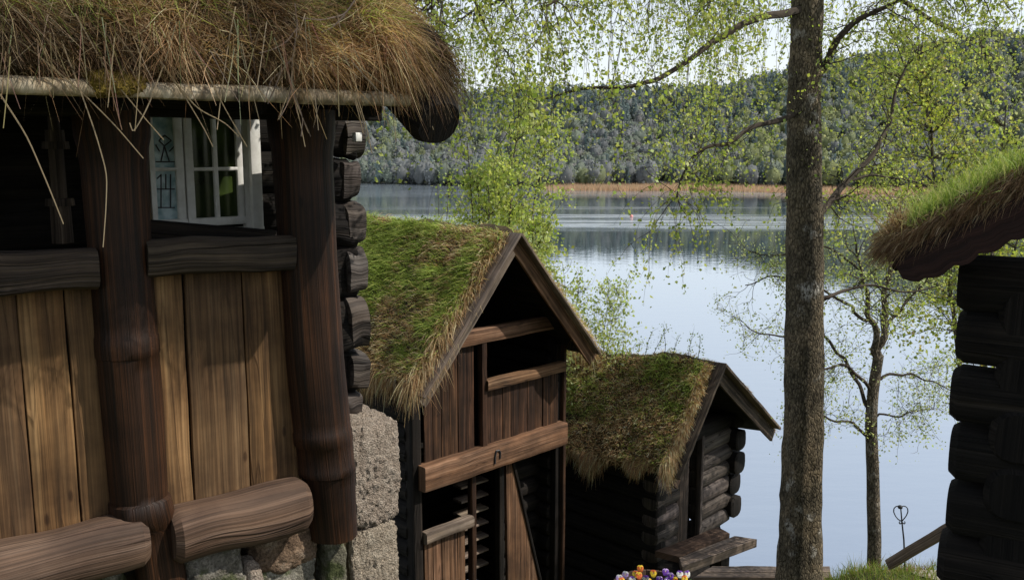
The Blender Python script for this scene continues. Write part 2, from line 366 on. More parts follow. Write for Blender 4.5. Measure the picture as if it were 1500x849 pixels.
# ------------------------------------------------------------------ light, sky
AZ = Vector((.99, -.11)).normalized(); EL = R(47)
sun_dir = Vector((AZ.x * math.cos(EL), AZ.y * math.cos(EL), math.sin(EL)))
sd = bpy.data.lights.new('sun', 'SUN'); sd.energy = 4.6; sd.angle = R(.5); sd.color = (1, .95, .86)
so = bpy.data.objects.new('sun', sd); C.objects.link(so); so.rotation_euler = sun_dir.to_track_quat('Z', 'Y').to_euler(); so.location = (30, -10, 40)
w = bpy.data.worlds.new('World'); scene.world = w; w.use_nodes = True; nt = w.node_tree; nt.nodes.clear()
wo = nt.nodes.new('ShaderNodeOutputWorld'); bg = nt.nodes.new('ShaderNodeBackground'); sky = nt.nodes.new('ShaderNodeTexSky')
sky.sky_type = 'NISHITA'; sky.sun_disc = False; sky.sun_elevation = EL; sky.sun_rotation = math.atan2(AZ.x, AZ.y)
sky.air_density = 1.0; sky.dust_density = 1.2; sky.ozone_density = 1.0; sky.altitude = 50
tc = nt.nodes.new('ShaderNodeTexCoord'); mp = nt.nodes.new('ShaderNodeMapping'); mp.inputs['Scale'].default_value = (1.6, 1.6, 4.5)
nt.links.new(tc.outputs['Generated'], mp.inputs[0])
cn = nt.nodes.new('ShaderNodeTexNoise'); cn.inputs['Scale'].default_value = 1.5; cn.inputs['Detail'].default_value = 6; nt.links.new(mp.outputs[0], cn.inputs['Vector'])
cr = ramp(nt, cn.outputs[0], [(.5, (0, 0, 0)), (.72, (.75, .75, .75))])
sx = nt.nodes.new('ShaderNodeSeparateXYZ'); nt.links.new(tc.outputs['Generated'], sx.inputs[0])
hz = ramp(nt, sx.outputs[2], [(.0, (.72, .72, .72)), (.2, (.55, .55, .55)), (.55, (.24, .24, .24))])
mxm = nt.nodes.new('ShaderNodeMath'); mxm.operation = 'MAXIMUM'; nt.links.new(cr.outputs[0], mxm.inputs[0]); nt.links.new(hz.outputs[0], mxm.inputs[1])
mix = nt.nodes.new('ShaderNodeMix'); mix.data_type = 'RGBA'; nt.links.new(mxm.outputs[0], mix.inputs[0]); nt.links.new(sky.outputs[0], mix.inputs[6]); mix.inputs[7].default_value = (9.3, 9.7, 10.1, 1)
nt.links.new(mix.outputs[2], bg.inputs[0]); bg.inputs[1].default_value = .125; nt.links.new(bg.outputs[0], wo.inputs[0])
scene.view_settings.view_transform = 'Standard'; scene.view_settings.look = 'None'; scene.view_settings.exposure = 0
scene.cycles.max_bounces = 8; scene.cycles.transparent_max_bounces = 8
scene.cycles.use_denoising = True

# ------------------------------------------------------------------ setting
LAKE = -18.0
YS = [-40, -5, 0, 5, 8.5, 11.5, 14, 18, 30, 36, 60, 90]; HS = [2, -1.3, -1.75, -3.3, -5.0, -6.5, -7.5, -9.8, -16.6, -19.4, -21, -22]
def sm(t): t = min(1, max(0, t)); return t * t * (3 - 2 * t)
def ground_z(x, y):
    h = float(np.interp(y, YS, HS))
    h += .85 * sm((x - 2.5) / 1.1) * math.exp(-((y - 8.8) / 1.6) ** 2)
    h += .10 * noise.noise(Vector((x * .5, y * .5, 0))) + .04 * noise.noise(Vector((x * 2, y * 2, 3)))
    return h
xs = np.concatenate([np.linspace(-90, -8, 20), np.linspace(-7.5, 9, 70), np.linspace(9.5, 90, 20)])
ys = np.concatenate([np.linspace(-40, 0, 18), np.linspace(.4, 20, 80), np.linspace(21, 90, 34)])
V = [(x, y, ground_z(x, y)) for y in ys for x in xs]; nx = len(xs)
Q = [(j * nx + i, j * nx + i + 1, (j + 1) * nx + i + 1, (j + 1) * nx + i) for j in range(len(ys) - 1) for i in range(nx - 1)]
tag(np_obj('ground', V, Q, M['soil'], smooth=True), kind='structure')

# lake
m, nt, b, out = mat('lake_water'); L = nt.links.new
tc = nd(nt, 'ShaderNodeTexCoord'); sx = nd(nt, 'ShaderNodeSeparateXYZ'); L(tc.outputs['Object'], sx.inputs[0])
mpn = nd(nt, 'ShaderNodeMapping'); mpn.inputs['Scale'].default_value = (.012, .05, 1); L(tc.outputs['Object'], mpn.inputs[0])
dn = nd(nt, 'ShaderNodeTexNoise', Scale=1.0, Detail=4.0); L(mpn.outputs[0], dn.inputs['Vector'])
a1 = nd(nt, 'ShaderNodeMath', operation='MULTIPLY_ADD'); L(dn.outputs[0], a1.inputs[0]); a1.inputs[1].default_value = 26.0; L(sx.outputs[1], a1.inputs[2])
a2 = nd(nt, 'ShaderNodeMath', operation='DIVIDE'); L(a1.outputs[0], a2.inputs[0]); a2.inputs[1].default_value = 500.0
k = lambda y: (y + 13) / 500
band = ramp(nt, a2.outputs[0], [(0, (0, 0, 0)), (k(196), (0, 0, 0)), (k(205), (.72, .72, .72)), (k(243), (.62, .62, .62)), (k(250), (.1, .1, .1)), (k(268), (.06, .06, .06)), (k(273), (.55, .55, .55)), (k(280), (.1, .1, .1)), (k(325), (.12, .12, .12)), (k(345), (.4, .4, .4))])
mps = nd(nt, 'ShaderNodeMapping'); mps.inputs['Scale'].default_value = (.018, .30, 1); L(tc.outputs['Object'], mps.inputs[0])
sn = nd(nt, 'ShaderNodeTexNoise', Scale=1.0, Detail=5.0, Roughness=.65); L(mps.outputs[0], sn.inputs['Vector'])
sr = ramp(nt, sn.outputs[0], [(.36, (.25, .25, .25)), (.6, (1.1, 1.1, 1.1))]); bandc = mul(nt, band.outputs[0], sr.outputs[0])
mpb = nd(nt, 'ShaderNodeMapping'); mpb.inputs['Scale'].default_value = (.35, .9, 1); L(tc.outputs['Object'], mpb.inputs[0])
bn = nd(nt, 'ShaderNodeTexNoise', Scale=1.0, Detail=3.0); L(mpb.outputs[0], bn.inputs['Vector'])
bs = nd(nt, 'ShaderNodeMath', operation='MULTIPLY_ADD'); L(bandc, bs.inputs[0]); bs.inputs[1].default_value = .12; bs.inputs[2].default_value = .012
bp = nd(nt, 'ShaderNodeBump', Distance=1.0); L(bs.outputs[0], bp.inputs['Strength']); L(bn.outputs[0], bp.inputs['Height'])
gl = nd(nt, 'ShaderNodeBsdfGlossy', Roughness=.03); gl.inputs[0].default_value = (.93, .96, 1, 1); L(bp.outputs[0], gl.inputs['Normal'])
df = nd(nt, 'ShaderNodeBsdfDiffuse'); dcol = nt.nodes.new('ShaderNodeMix'); dcol.data_type = 'RGBA'; L(bandc, dcol.inputs[0]); dcol.inputs[6].default_value = (.05, .075, .10, 1); dcol.inputs[7].default_value = (.60, .66, .70, 1); L(dcol.outputs[2], df.inputs[0])  # sky glare on the ripple lanes painted in as pale diffuse colour
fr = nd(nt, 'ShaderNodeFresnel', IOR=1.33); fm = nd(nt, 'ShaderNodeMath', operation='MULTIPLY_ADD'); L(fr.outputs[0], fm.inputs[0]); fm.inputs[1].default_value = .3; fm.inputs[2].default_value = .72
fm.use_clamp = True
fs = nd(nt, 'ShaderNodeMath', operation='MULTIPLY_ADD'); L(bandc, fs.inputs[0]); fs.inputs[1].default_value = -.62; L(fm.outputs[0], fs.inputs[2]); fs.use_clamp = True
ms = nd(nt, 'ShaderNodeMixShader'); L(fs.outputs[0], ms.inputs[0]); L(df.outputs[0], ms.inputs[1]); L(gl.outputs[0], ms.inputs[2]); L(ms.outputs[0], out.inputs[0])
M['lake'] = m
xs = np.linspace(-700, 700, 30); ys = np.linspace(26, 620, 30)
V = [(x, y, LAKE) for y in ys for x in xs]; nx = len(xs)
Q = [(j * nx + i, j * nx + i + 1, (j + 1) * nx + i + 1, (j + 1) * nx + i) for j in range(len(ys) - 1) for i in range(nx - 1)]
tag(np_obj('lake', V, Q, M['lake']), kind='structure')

# far shore and hill
def shore_y(x):
    t = x / 400.0
    return 400 + 70 * sm((-x + 10) / 120) - 40 * sm((x - 60) / 120) + 12 * noise.noise(Vector((x * .02, 0, 5)))
def hill_z(x, y):
    d = y - shore_y(x)
    top = 44 + 34 * sm((x - 90) / 260) + 6 * noise.noise(Vector((x * .01, 3, 0)))
    return LAKE - .6 + max(-3, .02 * d) + sm((d - 18) / 260) * top + 3 * noise.noise(Vector((x * .02, y * .02, 0))) * sm(d / 80)
xs = np.linspace(-900, 900, 110); ys = np.linspace(300, 1500, 110)
V = [(x, y, hill_z(x, y)) for y in ys for x in xs]; nx = len(xs)
Q = [(j * nx + i, j * nx + i + 1, (j + 1) * nx + i + 1, (j + 1) * nx + i) for j in range(len(ys) - 1) for i in range(nx - 1)]
tag(np_obj('far_hill', V, Q, M['hill'], smooth=True), kind='structure')

def far_forest():
    Vn, Qn, Cn, off = [], [], [], 0
    NS, NR = 9, 6
    th_ = np.linspace(0, 2 * np.pi, NS, endpoint=False); ph_ = np.linspace(-.5 * np.pi, .5 * np.pi, NR)
    U = np.array([(math.cos(p) * math.cos(t), math.cos(p) * math.sin(t), math.sin(p)) for p in ph_ for t in th_])
    QB = np.array([(r * NS + j, r * NS + (j + 1) % NS, (r + 1) * NS + (j + 1) % NS, (r + 1) * NS + j) for r in range(NR - 1) for j in range(NS)])
    def add(V, Q, c):
        nonlocal off
        Vn.append(V); Qn.append(Q + off); Cn.append(c); off += len(V)
    for _ in range(6500):
        d = random.random() ** 1.2 * 300 + 10; x = random.uniform(-150, 450)
        y = shore_y(x) + d
        if x / y < -.24 or x / y > .62: continue
        if 40 < x < 190 and d < 16: continue
        z = hill_z(x, y); t = d / 300
        conif = random.random() < (.08 + .62 * sm((t - .38) / .3)) * (1 - .55 * sm((x - 120) / 150))
        if conif:
            h = random.uniform(9, 15); N = 60
            V = U.copy(); k = (1 - V[:, 2]) * .5; rr = h * .17 * random.uniform(.8, 1.2)
            V = np.stack([x + V[:, 0] / np.maximum(.2, np.sqrt(V[:, 0] ** 2 + V[:, 1] ** 2)) * k * rr, y + V[:, 1] / np.maximum(.2, np.sqrt(V[:, 0] ** 2 + V[:, 1] ** 2)) * k * rr, z + h * (.08 + .92 * (V[:, 2] + 1) * .5)], 1)
            c0 = np.array((.19, .24, .24)) * random.uniform(.8, 1.25)  # distance haze put into the conifer colour: lighter and bluer
            q = rng.random(N) ** .8; a = rng.uniform(0, 6.28, N); r2 = (1 - q) * rr * rng.uniform(.9, 1.35, N) + .15
            P = np.stack([x + r2 * np.cos(a), y + r2 * np.sin(a), z + 1 + q * (h - 1)], 1); s_ = 1.1
        else:
            h = random.uniform(7, 12); N = 85
            r = random.random()
            c0 = np.array((.30, .315, .32)) if r < .42 else np.array((.29, .33, .275)) if r < .76 else np.array((.33, .365, .22)) if r < .93 else np.array((.31, .305, .30))  # pale greyish crowns: the air haze is painted into these colours
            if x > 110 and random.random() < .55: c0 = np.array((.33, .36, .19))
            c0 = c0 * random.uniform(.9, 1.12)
            sc = np.array((h * .30, h * .30, h * .42)) * random.uniform(.85, 1.2); V = U * (1 + .22 * rng.normal(size=(len(U), 1))) * sc * .88 + np.array((x, y, z + h * .55))
            u = rng.normal(size=(N, 3)); u /= np.linalg.norm(u, axis=1)[:, None]; P = np.array((x, y, z + h * .55)) + u * sc * rng.uniform(.8, 1.2, (N, 1)); s_ = 1.0
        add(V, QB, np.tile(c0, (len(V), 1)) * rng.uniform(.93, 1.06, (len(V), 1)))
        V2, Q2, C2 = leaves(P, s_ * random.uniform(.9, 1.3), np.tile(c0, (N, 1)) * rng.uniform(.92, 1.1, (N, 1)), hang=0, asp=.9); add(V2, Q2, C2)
    return tag(np_obj('far_forest', np.concatenate(Vn), np.concatenate(Qn), M['forest'], cols=np.concatenate(Cn), smooth=True), 'haze-tinted spring forest of bare and budding trees covering the hill across the lake', 'forest', kind='stuff')
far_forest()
def reeds():
    N = 26000; x = rng.uniform(8, 190, N); off = rng.random(N) ** 1.2 * 52 - 22
    y = np.array([shore_y(a) for a in x]) + off; keep = (x > 12 + 12 * rng.random(N)); x, y = x[keep], y[keep]; N = len(x)
    P = np.stack([x, y, np.full(N, LAKE - .1)], 1); D = rng.normal(size=(N, 3)) * .12 + np.array((0, 0, 1)); D /= np.linalg.norm(D, axis=1)[:, None]
    V, Q, c = blades(P, D, rng.uniform(1.3, 2.6, N), rng.uniform(.12, .28, N), rng.normal(size=(N, 3)) * .2, pal(N, [(.56, .37, .24), (.50, .36, .24), (.44, .35, .22)], [4, 3, 1]), levels=3)
    return tag(np_obj('reed_bed', V, Q, M['forest'], cols=c), 'rust coloured strip of dry reeds along the far shore of the lake', 'reeds', kind='stuff')
reeds()
mb = MB(); bc = at_z(925, 318, LAKE)
tube(mb, [bc + Vector((0, 0, -.2 + .9 * i / 8)) for i in range(9)], .42, .42, 12)
for i, v in enumerate(mb.V):
    t = (v.z - bc.z + .2) / .9; kf = math.sin(math.pi * min(1, max(.06, t))) ** .6; mb.V[i] = Vector((bc.x + (v.x - bc.x) * kf * 1.1, bc.y + (v.y - bc.y) * kf * 1.1, v.z))
M['buoy'] = noisy('red_buoy_paint', [(.3, (.6, .22, .2)), (.7, (.75, .36, .32))], scale=2, rough=.4, bump=.05)
tag(mb.build('buoy', M['buoy'], base=bc), 'small red buoy floating alone far out on the lake', 'buoy')

# ------------------------------------------------------------------ turf helper
def turf_slab(mb, origin, e_r, e_t, n, len_r, len_t, th, nr=40, ntt=30, rough=.06, edge=.14, profile=None, sag=0.0):
    """thick sod sheet on a roof slope: r along the ridge, t down the slope"""
    b0 = len(mb.V); sd_ = random.uniform(0, 50)
    def top(r, t):
        P = origin + e_r * r + e_t * t
        er = min(r, len_r - r) / edge; et = min(t if profile != 'ridge' else 9, len_t - t) / edge
        k = math.sqrt(max(0, 1 - (1 - min(1, er)) ** 2)) * math.sqrt(max(0, 1 - (1 - min(1, et)) ** 2))
        h = th * (.25 + .75 * k) + rough * noise.noise(P * 2.2 + Vector((sd_, 0, 0))) + rough * .5 * noise.noise(P * 6 + Vector((0, sd_, 0)))
        return P + n * h - Vector((0, 0, 1)) * (sag * sm(r / len_r))
    g = [[top(len_r * i / nr, len_t * j / ntt) for j in range(ntt + 1)] for i in range(nr + 1)]
    for row in g: mb.V += row
    W_ = ntt + 1
    for i in range(nr):
        for j in range(ntt): mb.face((b0 + i * W_ + j, b0 + (i + 1) * W_ + j, b0 + (i + 1) * W_ + j + 1, b0 + i * W_ + j + 1), [(0, 0)] * 4, (1, 1, 1))
    b1 = len(mb.V)
    for i in range(nr + 1):
        for j in range(ntt + 1): mb.V.append(origin + e_r * (len_r * i / nr) + e_t * (len_t * j / ntt) - Vector((0, 0, 1)) * (sag * sm(i / nr)) + n * .0)
    for i in range(nr):
        for j in range(ntt): mb.face((b1 + i * W_ + j, b1 + i * W_ + j + 1, b1 + (i + 1) * W_ + j + 1, b1 + (i + 1) * W_ + j), [(0, 0)] * 4, (1, 1, 1))
    rim = [(i, 0) for i in range(nr)] + [(nr, j) for j in range(ntt)] + [(i, ntt) for i in range(nr, 0, -1)] + [(0, j) for j in range(ntt, 0, -1)]
    for a, bq in zip(rim, rim[1:] + rim[:1]):
        ia, ib = a[0] * W_ + a[1], bq[0] * W_ + bq[1]
        mb.face((b0 + ib, b0 + ia, b1 + ia, b1 + ib), [(0, 0)] * 4, (1, 1, 1))
    return top
def surf_pts(top, len_r, len_t, N, fr=None, ft=None):
    r = rng.random(N) if fr is None else fr(rng.random(N)); t = rng.random(N) if ft is None else ft(rng.random(N))
    return np.array([tuple(top(a * len_r, b_ * len_t)) for a, b_ in zip(r, t)]), r, t
def npv(v): return np.array(tuple(v))
def unit(a): return a / (np.linalg.norm(a, axis=1)[:, None] + 1e-9)
STRAW = [(.38, .275, .15), (.28, .175, .09), (.17, .095, .048), (.50, .40, .25), (.07, .042, .022)]
GREEN = [(.19, .245, .05), (.27, .33, .075), (.11, .145, .035), (.36, .36, .11)]

def fbm(P, s, o=0):
    return np.array([noise.noise(Vector((p[0] * s + o, p[1] * s, p[2] * s))) for p in P])

# ================================================================== A: gallery house on the left
aw = Vector((.792, .611, 0)).normalized(); an = Vector((aw.y, -aw.x, 0)); OA = at(190, 600, 4.5); OA.z = 0
def A(u, v, o): return on_plane(u, v, OA + an * o, an)
def As(u, v, o): return (A(u, v, o) - OA).dot(aw)
def LA(s, o, z): return OA + aw * s + an * o + Vector((0, 0, z))
Z = Vector((0, 0, 1))
house = empty('gallery_house', LA(0, -1.5, -3.3), 'dark timber house with open gallery, thick pillars and shaggy straw-covered turf roof', 'house')

# pillars
def pillar(cx, prof, n=22, mtl=M['pillar']):
    """prof: list of (z, radius, s shift) top to bottom"""
    mb = MB(); b0 = 0; col = (1, 1, 1); L = 0; sd_ = random.uniform(0, 50)
    for i, (z, r, sh, sq) in enumerate(prof):
        for j, (a, b_) in enumerate(circ(r, n, sq)):
            p = LA(cx + sh + a, b_, z); kk = noise.noise(Vector((a * 9 + sd_, b_ * 9, z * 1.5))) * .008
            mb.V.append(p + (p - LA(cx + sh, 0, z)).normalized() * kk)
    for i in range(len(prof) - 1):
        dz = abs(prof[i][0] - prof[i + 1][0]) + abs(prof[i][1] - prof[i + 1][1])
        for j in range(n):
            j2 = (j + 1) % n; w_ = 2 * math.pi * .15 / n
            mb.face((i * n + j, (i + 1) * n + j, (i + 1) * n + j2, i * n + j2), [(j * w_, L), (j * w_, L + dz), ((j + 1) * w_, L + dz), ((j + 1) * w_, L)], col)
        L += dz
    mb.face([j for j in range(n)], [(0, 0)] * n, col); mb.face([(len(prof) - 1) * n + j for j in range(n)][::-1], [(0, 0)] * n, col)
    return mb.build('pillar', mtl, house, sharp=50)
def dense(prof, step=.06):
    out = []
    for a, b_ in zip(prof, prof[1:]):
        k_ = max(1, int(abs(a[0] - b_[0]) / step))
        for i in range(k_): out.append(tuple(a[q] + (b_[q] - a[q]) * i / k_ for q in range(4)))
    return out + [prof[-1]]
pillar(.005, dense([(.2, .172, 0, .85), (.05, .168, 0, .9), (.0, .158, 0, .97), (-.1, .15, 0, 1), (-.5, .148, 0, 1), (-.93, .152, .003, 1), (-.940, .157, .003, 1), (-1.0, .158, .003, 1), (-1.035, .157, .003, 1), (-1.04, .151, .004, 1), (-1.4, .150, .008, 1), (-1.75, .145, .012, 1), (-1.79, .143, .012, 1),
    (-1.80, .152, .012, .8), (-1.90, .16, .02, .75), (-1.95, .13, .04, .75), (-1.97, .12, .075, .75), (-2.3, .12, .10, .7), (-2.6, .12, .10, .7)]))
pillar(1.00, dense([(.2, .182, 0, .85), (.05, .176, 0, .9), (-.02, .166, 0, .97), (-.12, .163, 0, 1), (-.6, .163, .01, 1), (-1.2, .168, .03, 1), (-1.62, .170, .055, 1), (-1.63, .176, .055, 1), (-1.70, .176, .06, 1), (-1.71, .169, .065, 1), (-1.84, .168, .075, 1), (-1.85, .172, .075, 1), (-1.89, .172, .08, 1), (-1.90, .158, .09, 1), (-2.15, .15, .105, 1), (-2.30, .145, .115, 1)]))
# far left pillar (partly in frame edge shadow)
# rails
def raillog(s0, s1, z0, z1, hh, o=.06):
    mb = MB(); beam(mb, LA(s0, o, z0), LA(s1, o, z1), .16, hh, seg=16, bevel=.05, wob=.022, freq=4, col=tint(.05)); return mb.build('rail', M['rail'], house)
raillog(-1.6, -.13, -.555, -.575, .205); raillog(.10, .885, -.548, -.575, .19)
# sill logs
def sill(s0, s1, z, r, o=.08):
    mb = MB(); log(mb, LA(s0, o, z), LA(s1, o, z), r, r * 1.0, seg=18, n=20, wob=.022, sq=.85, endround=.035, col=tint(.03)); return mb.build('sill_log', M['sill'], house)
sill(-1.7, -.02, -1.985, .145, o=.06); sill(.17, .86, -2.02, .15, o=.08)
# planks
def plank(u0, u1, v=600, ztop=-.60, zbot=-1.93, o=-.02, shade=1.0, hue=(1, 1, 1)):
    s0, s1 = As(u0, v, o), As(u1, v, o); mb = MB(); w_ = s1 - s0 - .006; cx = (s0 + s1) / 2
    oo = o + random.uniform(-.006, .006)
    beam(mb, LA(cx, oo - .02, zbot), LA(cx + random.uniform(-.004, .004), oo - .02, ztop), w_, .04, up=tuple(an), seg=14, bevel=.006, wob=.006, freq=2.5, col=tuple(shade * h for h in hue))
    return mb.build('plank', M['plank'], house)
for u0, u1, sh, hu in [(-170, -95, .8, (1, 1, 1)), (-95, -30, .9, (1, .97, .95)), (-30, 37, .62, (1, .98, 1.02)), (38, 107, 1.05, (1, .95, .85)), (107.5, 165, .85, (1, .97, .9)), (205, 277, 1.12, (1, .96, .88)), (279, 362, .66, (1, 1, 1.03)), (363, 440, .88, (1, .95, .86))]:
    plank(u0, u1, shade=sh, hue=hu)
# eave beam on the pillars, purlin, rafters, roof boards
mb = MB(); beam(mb, LA(-2.5, -.02, .26), LA(1.45, -.02, .26), .24, .22, seg=14, wob=.01); mb.build('eave_beam', M['blackwood'], house)
for s in (-1.3, -.7, -.1, .5, 1.1):
    mb = MB(); log(mb, LA(s, .62, .20), LA(s, -1.4, 1.3), .055, seg=6, n=10, wob=.005); mb.build('rafter', M['blackwood'], house)
PA = R(31); et = an * math.cos(PA) - Z * math.sin(PA); nA = an * math.sin(PA) + Z * math.cos(PA); er = aw
LR = 5.0; LT = 3.6; S_END = 1.40
oA = LA(S_END - LR, .70, .27) - et * LT
mb = MB()
for i in range(12):
    t0 = i * LT / 12; beam(mb, oA + et * (t0 + .15) - nA * .03, oA + et * (t0 + .15) + er * LR - nA * .03, .30, .03, up=tuple(nA), seg=2, wob=0)
mb.build('roof_boards', M['blackwood'], house)
mb = MB(); topA = turf_slab(mb, oA, er, et, nA, LR, LT, .30, nr=70, ntt=50, rough=.09, edge=.28)
turfA = mb.build('turf_roof', M['sod'], house, sharp=180)
# birch pole along the eave
mb = MB(); p0, p1 = LA(-3.2, .75, .235), LA(1.23, .75, .235)
pts = [p0.lerp(p1, i / 40) + Z * (.008 * noise.noise(Vector((i * .35, 0, 0)))) for i in range(41)]
tube(mb, pts, .042, .034, 12, wob=.12); mb.build('eave_pole', M['birchpole'], house)
# verge log: the dark rounded end that hangs at the roof corner
mb = MB(); ve = [LA(S_END - .02,   .76 - t * math.cos(PA), .15 + t * math.sin(PA)) for t in np.linspace(0, 2.6, 14)]
sweep(mb, ve, circ(.145, 18, .9), er, nA, (.8, .8, .8), wob=.01, endround=.06); mb.build('verge_log', M['dark'], house)
# yellow moss clump on pole
mb = MB(); stone(mb, LA(-.17, .755, .255), (aw, an, Z), (.11, .05, .055), res=14, k=3, rough=.03, freq=14, fine=.012); 
M['moss'] = noisy('yellow_moss', [(.3, (.09, .06, .012)), (.6, (.22, .16, .03))], scale=40, bump=1.0, dist=.02)
mb.build('moss_clump', M['moss'], house)
# straw and grass on roof A
parts = []
N = 9000; P, r, t = surf_pts(topA, LR, LT, N, fr=lambda q: 1 - q * .62, ft=lambda q: 1 - q ** 1.3 * .45)
g = fbm(P, 1.3, 4); gm = (g > -.3) & (t < .97)
D = unit(npv(nA)[None] * .8 + npv(et)[None] * .35 + rng.normal(size=(N, 3)) * .45)
cols = pal(N, STRAW, [4, 4, 3, 2, 1]); cg = pal(N, GREEN, [3, 3, 2, 2]); cols[gm] = cg[gm]
Ln = rng.uniform(.08, .22, N); parts.append(blades(P, D, Ln, rng.uniform(.003, .006, N), npv(et)[None] * (Ln * .5)[:, None] + np.array((0, 0, -1)) * (Ln * .45)[:, None], cols))
def limit(P, D, L, dz, zmin, free=.1):
    tip = P[:, 2] + (D[:, 2] + dz) * L; lo = zmin + rng.uniform(-.02, .05, len(P)); room = np.maximum(P[:, 2] - lo, .02); fall = np.maximum(P[:, 2] - tip, 1e-4)
    k = np.minimum(1, room / fall); k[rng.random(len(P)) < free] = 1; return L * np.maximum(k, .12)
# hanging straw over eave front
N = 26000; P, r, t = surf_pts(topA, LR, LT, N, fr=lambda q: 1 - q * .60, ft=lambda q: 1 - .10 * q ** 1.2); keep = fbm(P, 4.2, 21) + .6 * fbm(P, 11, 3) + rng.normal(size=N) * .1 > .09; P = P[keep]; N = len(P)
cl = fbm(P, 5.0, 1.0); out_ = npv(an)[None] * rng.uniform(.1, .8, (N, 1)) + rng.normal(size=(N, 3)) * .42 + npv(aw)[None] * (.3 + 1.5 * fbm(P, 2.6, 8))[:, None]
D = unit(out_ + np.array((0, 0, .05))); Ln = rng.uniform(.08, .26, N) * (1 + .7 * cl)
cols = pal(N, STRAW, [4, 5, 4, 2, 2], .25); k_ = cl < -.12; cols[k_] *= .65
Ln = limit(P, D, Ln, -.8, .27, .06)
parts.append(blades(P, D, Ln, rng.uniform(.0025, .005, N), np.array((0, 0, -1))[None] * (Ln * rng.uniform(.4, 1.15, N))[:, None] + npv(aw)[None] * (Ln * rng.normal(size=N) * .35)[:, None], cols))
# tangle of loose straw lying over the front
N = 9000; P, r, t = surf_pts(topA, LR, LT, N, fr=lambda q: 1 - q * .66, ft=lambda q: 1 - .20 * q ** 1.1)
D = unit(npv(aw)[None] * rng.normal(size=(N, 1)) * 1.0 + npv(an)[None] * rng.uniform(-.1, .5, (N, 1)) + np.array((0, 0, 1)) * rng.normal(size=(N, 1)) * .5); Ln = rng.uniform(.06, .24, N)
parts.append(blades(P + npv(an)[None] * rng.uniform(0, .07, (N, 1)), D, Ln, rng.uniform(.0022, .0042, N), rng.normal(size=(N, 3)) * (Ln * .3)[:, None] + np.array((0, 0, -1))[None] * (Ln * .2)[:, None], pal(N, STRAW, [5, 4, 3, 4, 2], .25)))
# front face thatch: starts along the vertical front edge
N = 9000; s = S_END - rng.random(N) * 3.3; zz = .27 + rng.random(N) * .24
P = np.array([tuple(LA(a, .70 + .07 * random.random() - .10 * ((z_ - .27) / .24), z_)) for a, z_ in zip(s, zz)])
D = unit(npv(an)[None] * rng.uniform(.15, .7, (N, 1)) + rng.normal(size=(N, 3)) * .5 + np.array((0, 0, -.35)) + npv(aw)[None] * (.2 + 1.2 * fbm(P, 3.0, 5))[:, None]); Ln = rng.uniform(.05, .19, N)
cols = pal(N, STRAW, [3, 5, 5, 1, 3], .25)
Ln = limit(P, D, Ln, -.7, .27, .05)
parts.append(blades(P, D, Ln, rng.uniform(.0025, .005, N), np.array((0, 0, -1))[None] * (Ln * .7)[:, None], cols))
# right end: straw pouring over the verge
N = 15000; P, r, t = surf_pts(topA, LR, LT, N, fr=lambda q: 1 - .075 * q ** 1.3, ft=lambda q: 1 - q * .5); zrel = P[:, 2] - .27 - (1 - t) * LT * math.sin(PA)
D = unit(npv(aw)[None] * rng.uniform(.15, .65, (N, 1)) + npv(et)[None] * rng.uniform(.3, 1.0, (N, 1)) + rng.normal(size=(N, 3)) * .35); Ln = rng.uniform(.1, .32, N)
cols = pal(N, STRAW, [6, 5, 3, 4, 1], .22)
Ln = limit(P, D, Ln, -.9, .15 + (1 - t) * LT * math.sin(PA), .04)
parts.append(blades(P, D, Ln, rng.uniform(.0028, .0048, N), np.array((0, 0, -1))[None] * (Ln * rng.uniform(.4, 1.2, N))[:, None], cols))
N = 7000; t_ = rng.random(N) * 1.8; P = np.array([tuple(oA + er * (LR - .02 + .05 * random.random()) + et * (LT - a) + nA * (.02 + .25 * random.random())) for a in t_])
D = unit(npv(aw)[None] * rng.uniform(.2, .6, (N, 1)) + npv(et)[None] * rng.uniform(.2, .9, (N, 1)) + rng.normal(size=(N, 3)) * .35); Ln = limit(P, D, rng.uniform(.08, .25, N), -.9, .16 + t_ * math.sin(PA), .06)
parts.append(blades(P, D, Ln, rng.uniform(.0028, .0048, N), np.array((0, 0, -1))[None] * (Ln * rng.uniform(.7, 1.2, N))[:, None], pal(N, STRAW, [6, 5, 4, 3, 2], .22)))
V, Q, c = join(parts); nb = len(V) // 8; root_ = V.reshape(nb, 8, 3)[:, 0]; f1 = fbm(root_, 3.4, 31); f2 = fbm(root_, 1.6, 17)
c = c.reshape(nb, 8, 3) * (1.02 + 1.25 * f1)[:, None, None] * np.stack([1 + .12 * f2, 1 - .02 * f2, 1.02 - .2 * f2], 1)[:, None, :]; c = np.clip(c, .012, .72).reshape(-1, 3)
tag(np_obj('straw', V, Q, M['grass'], turfA, cols=c), kind='stuff')
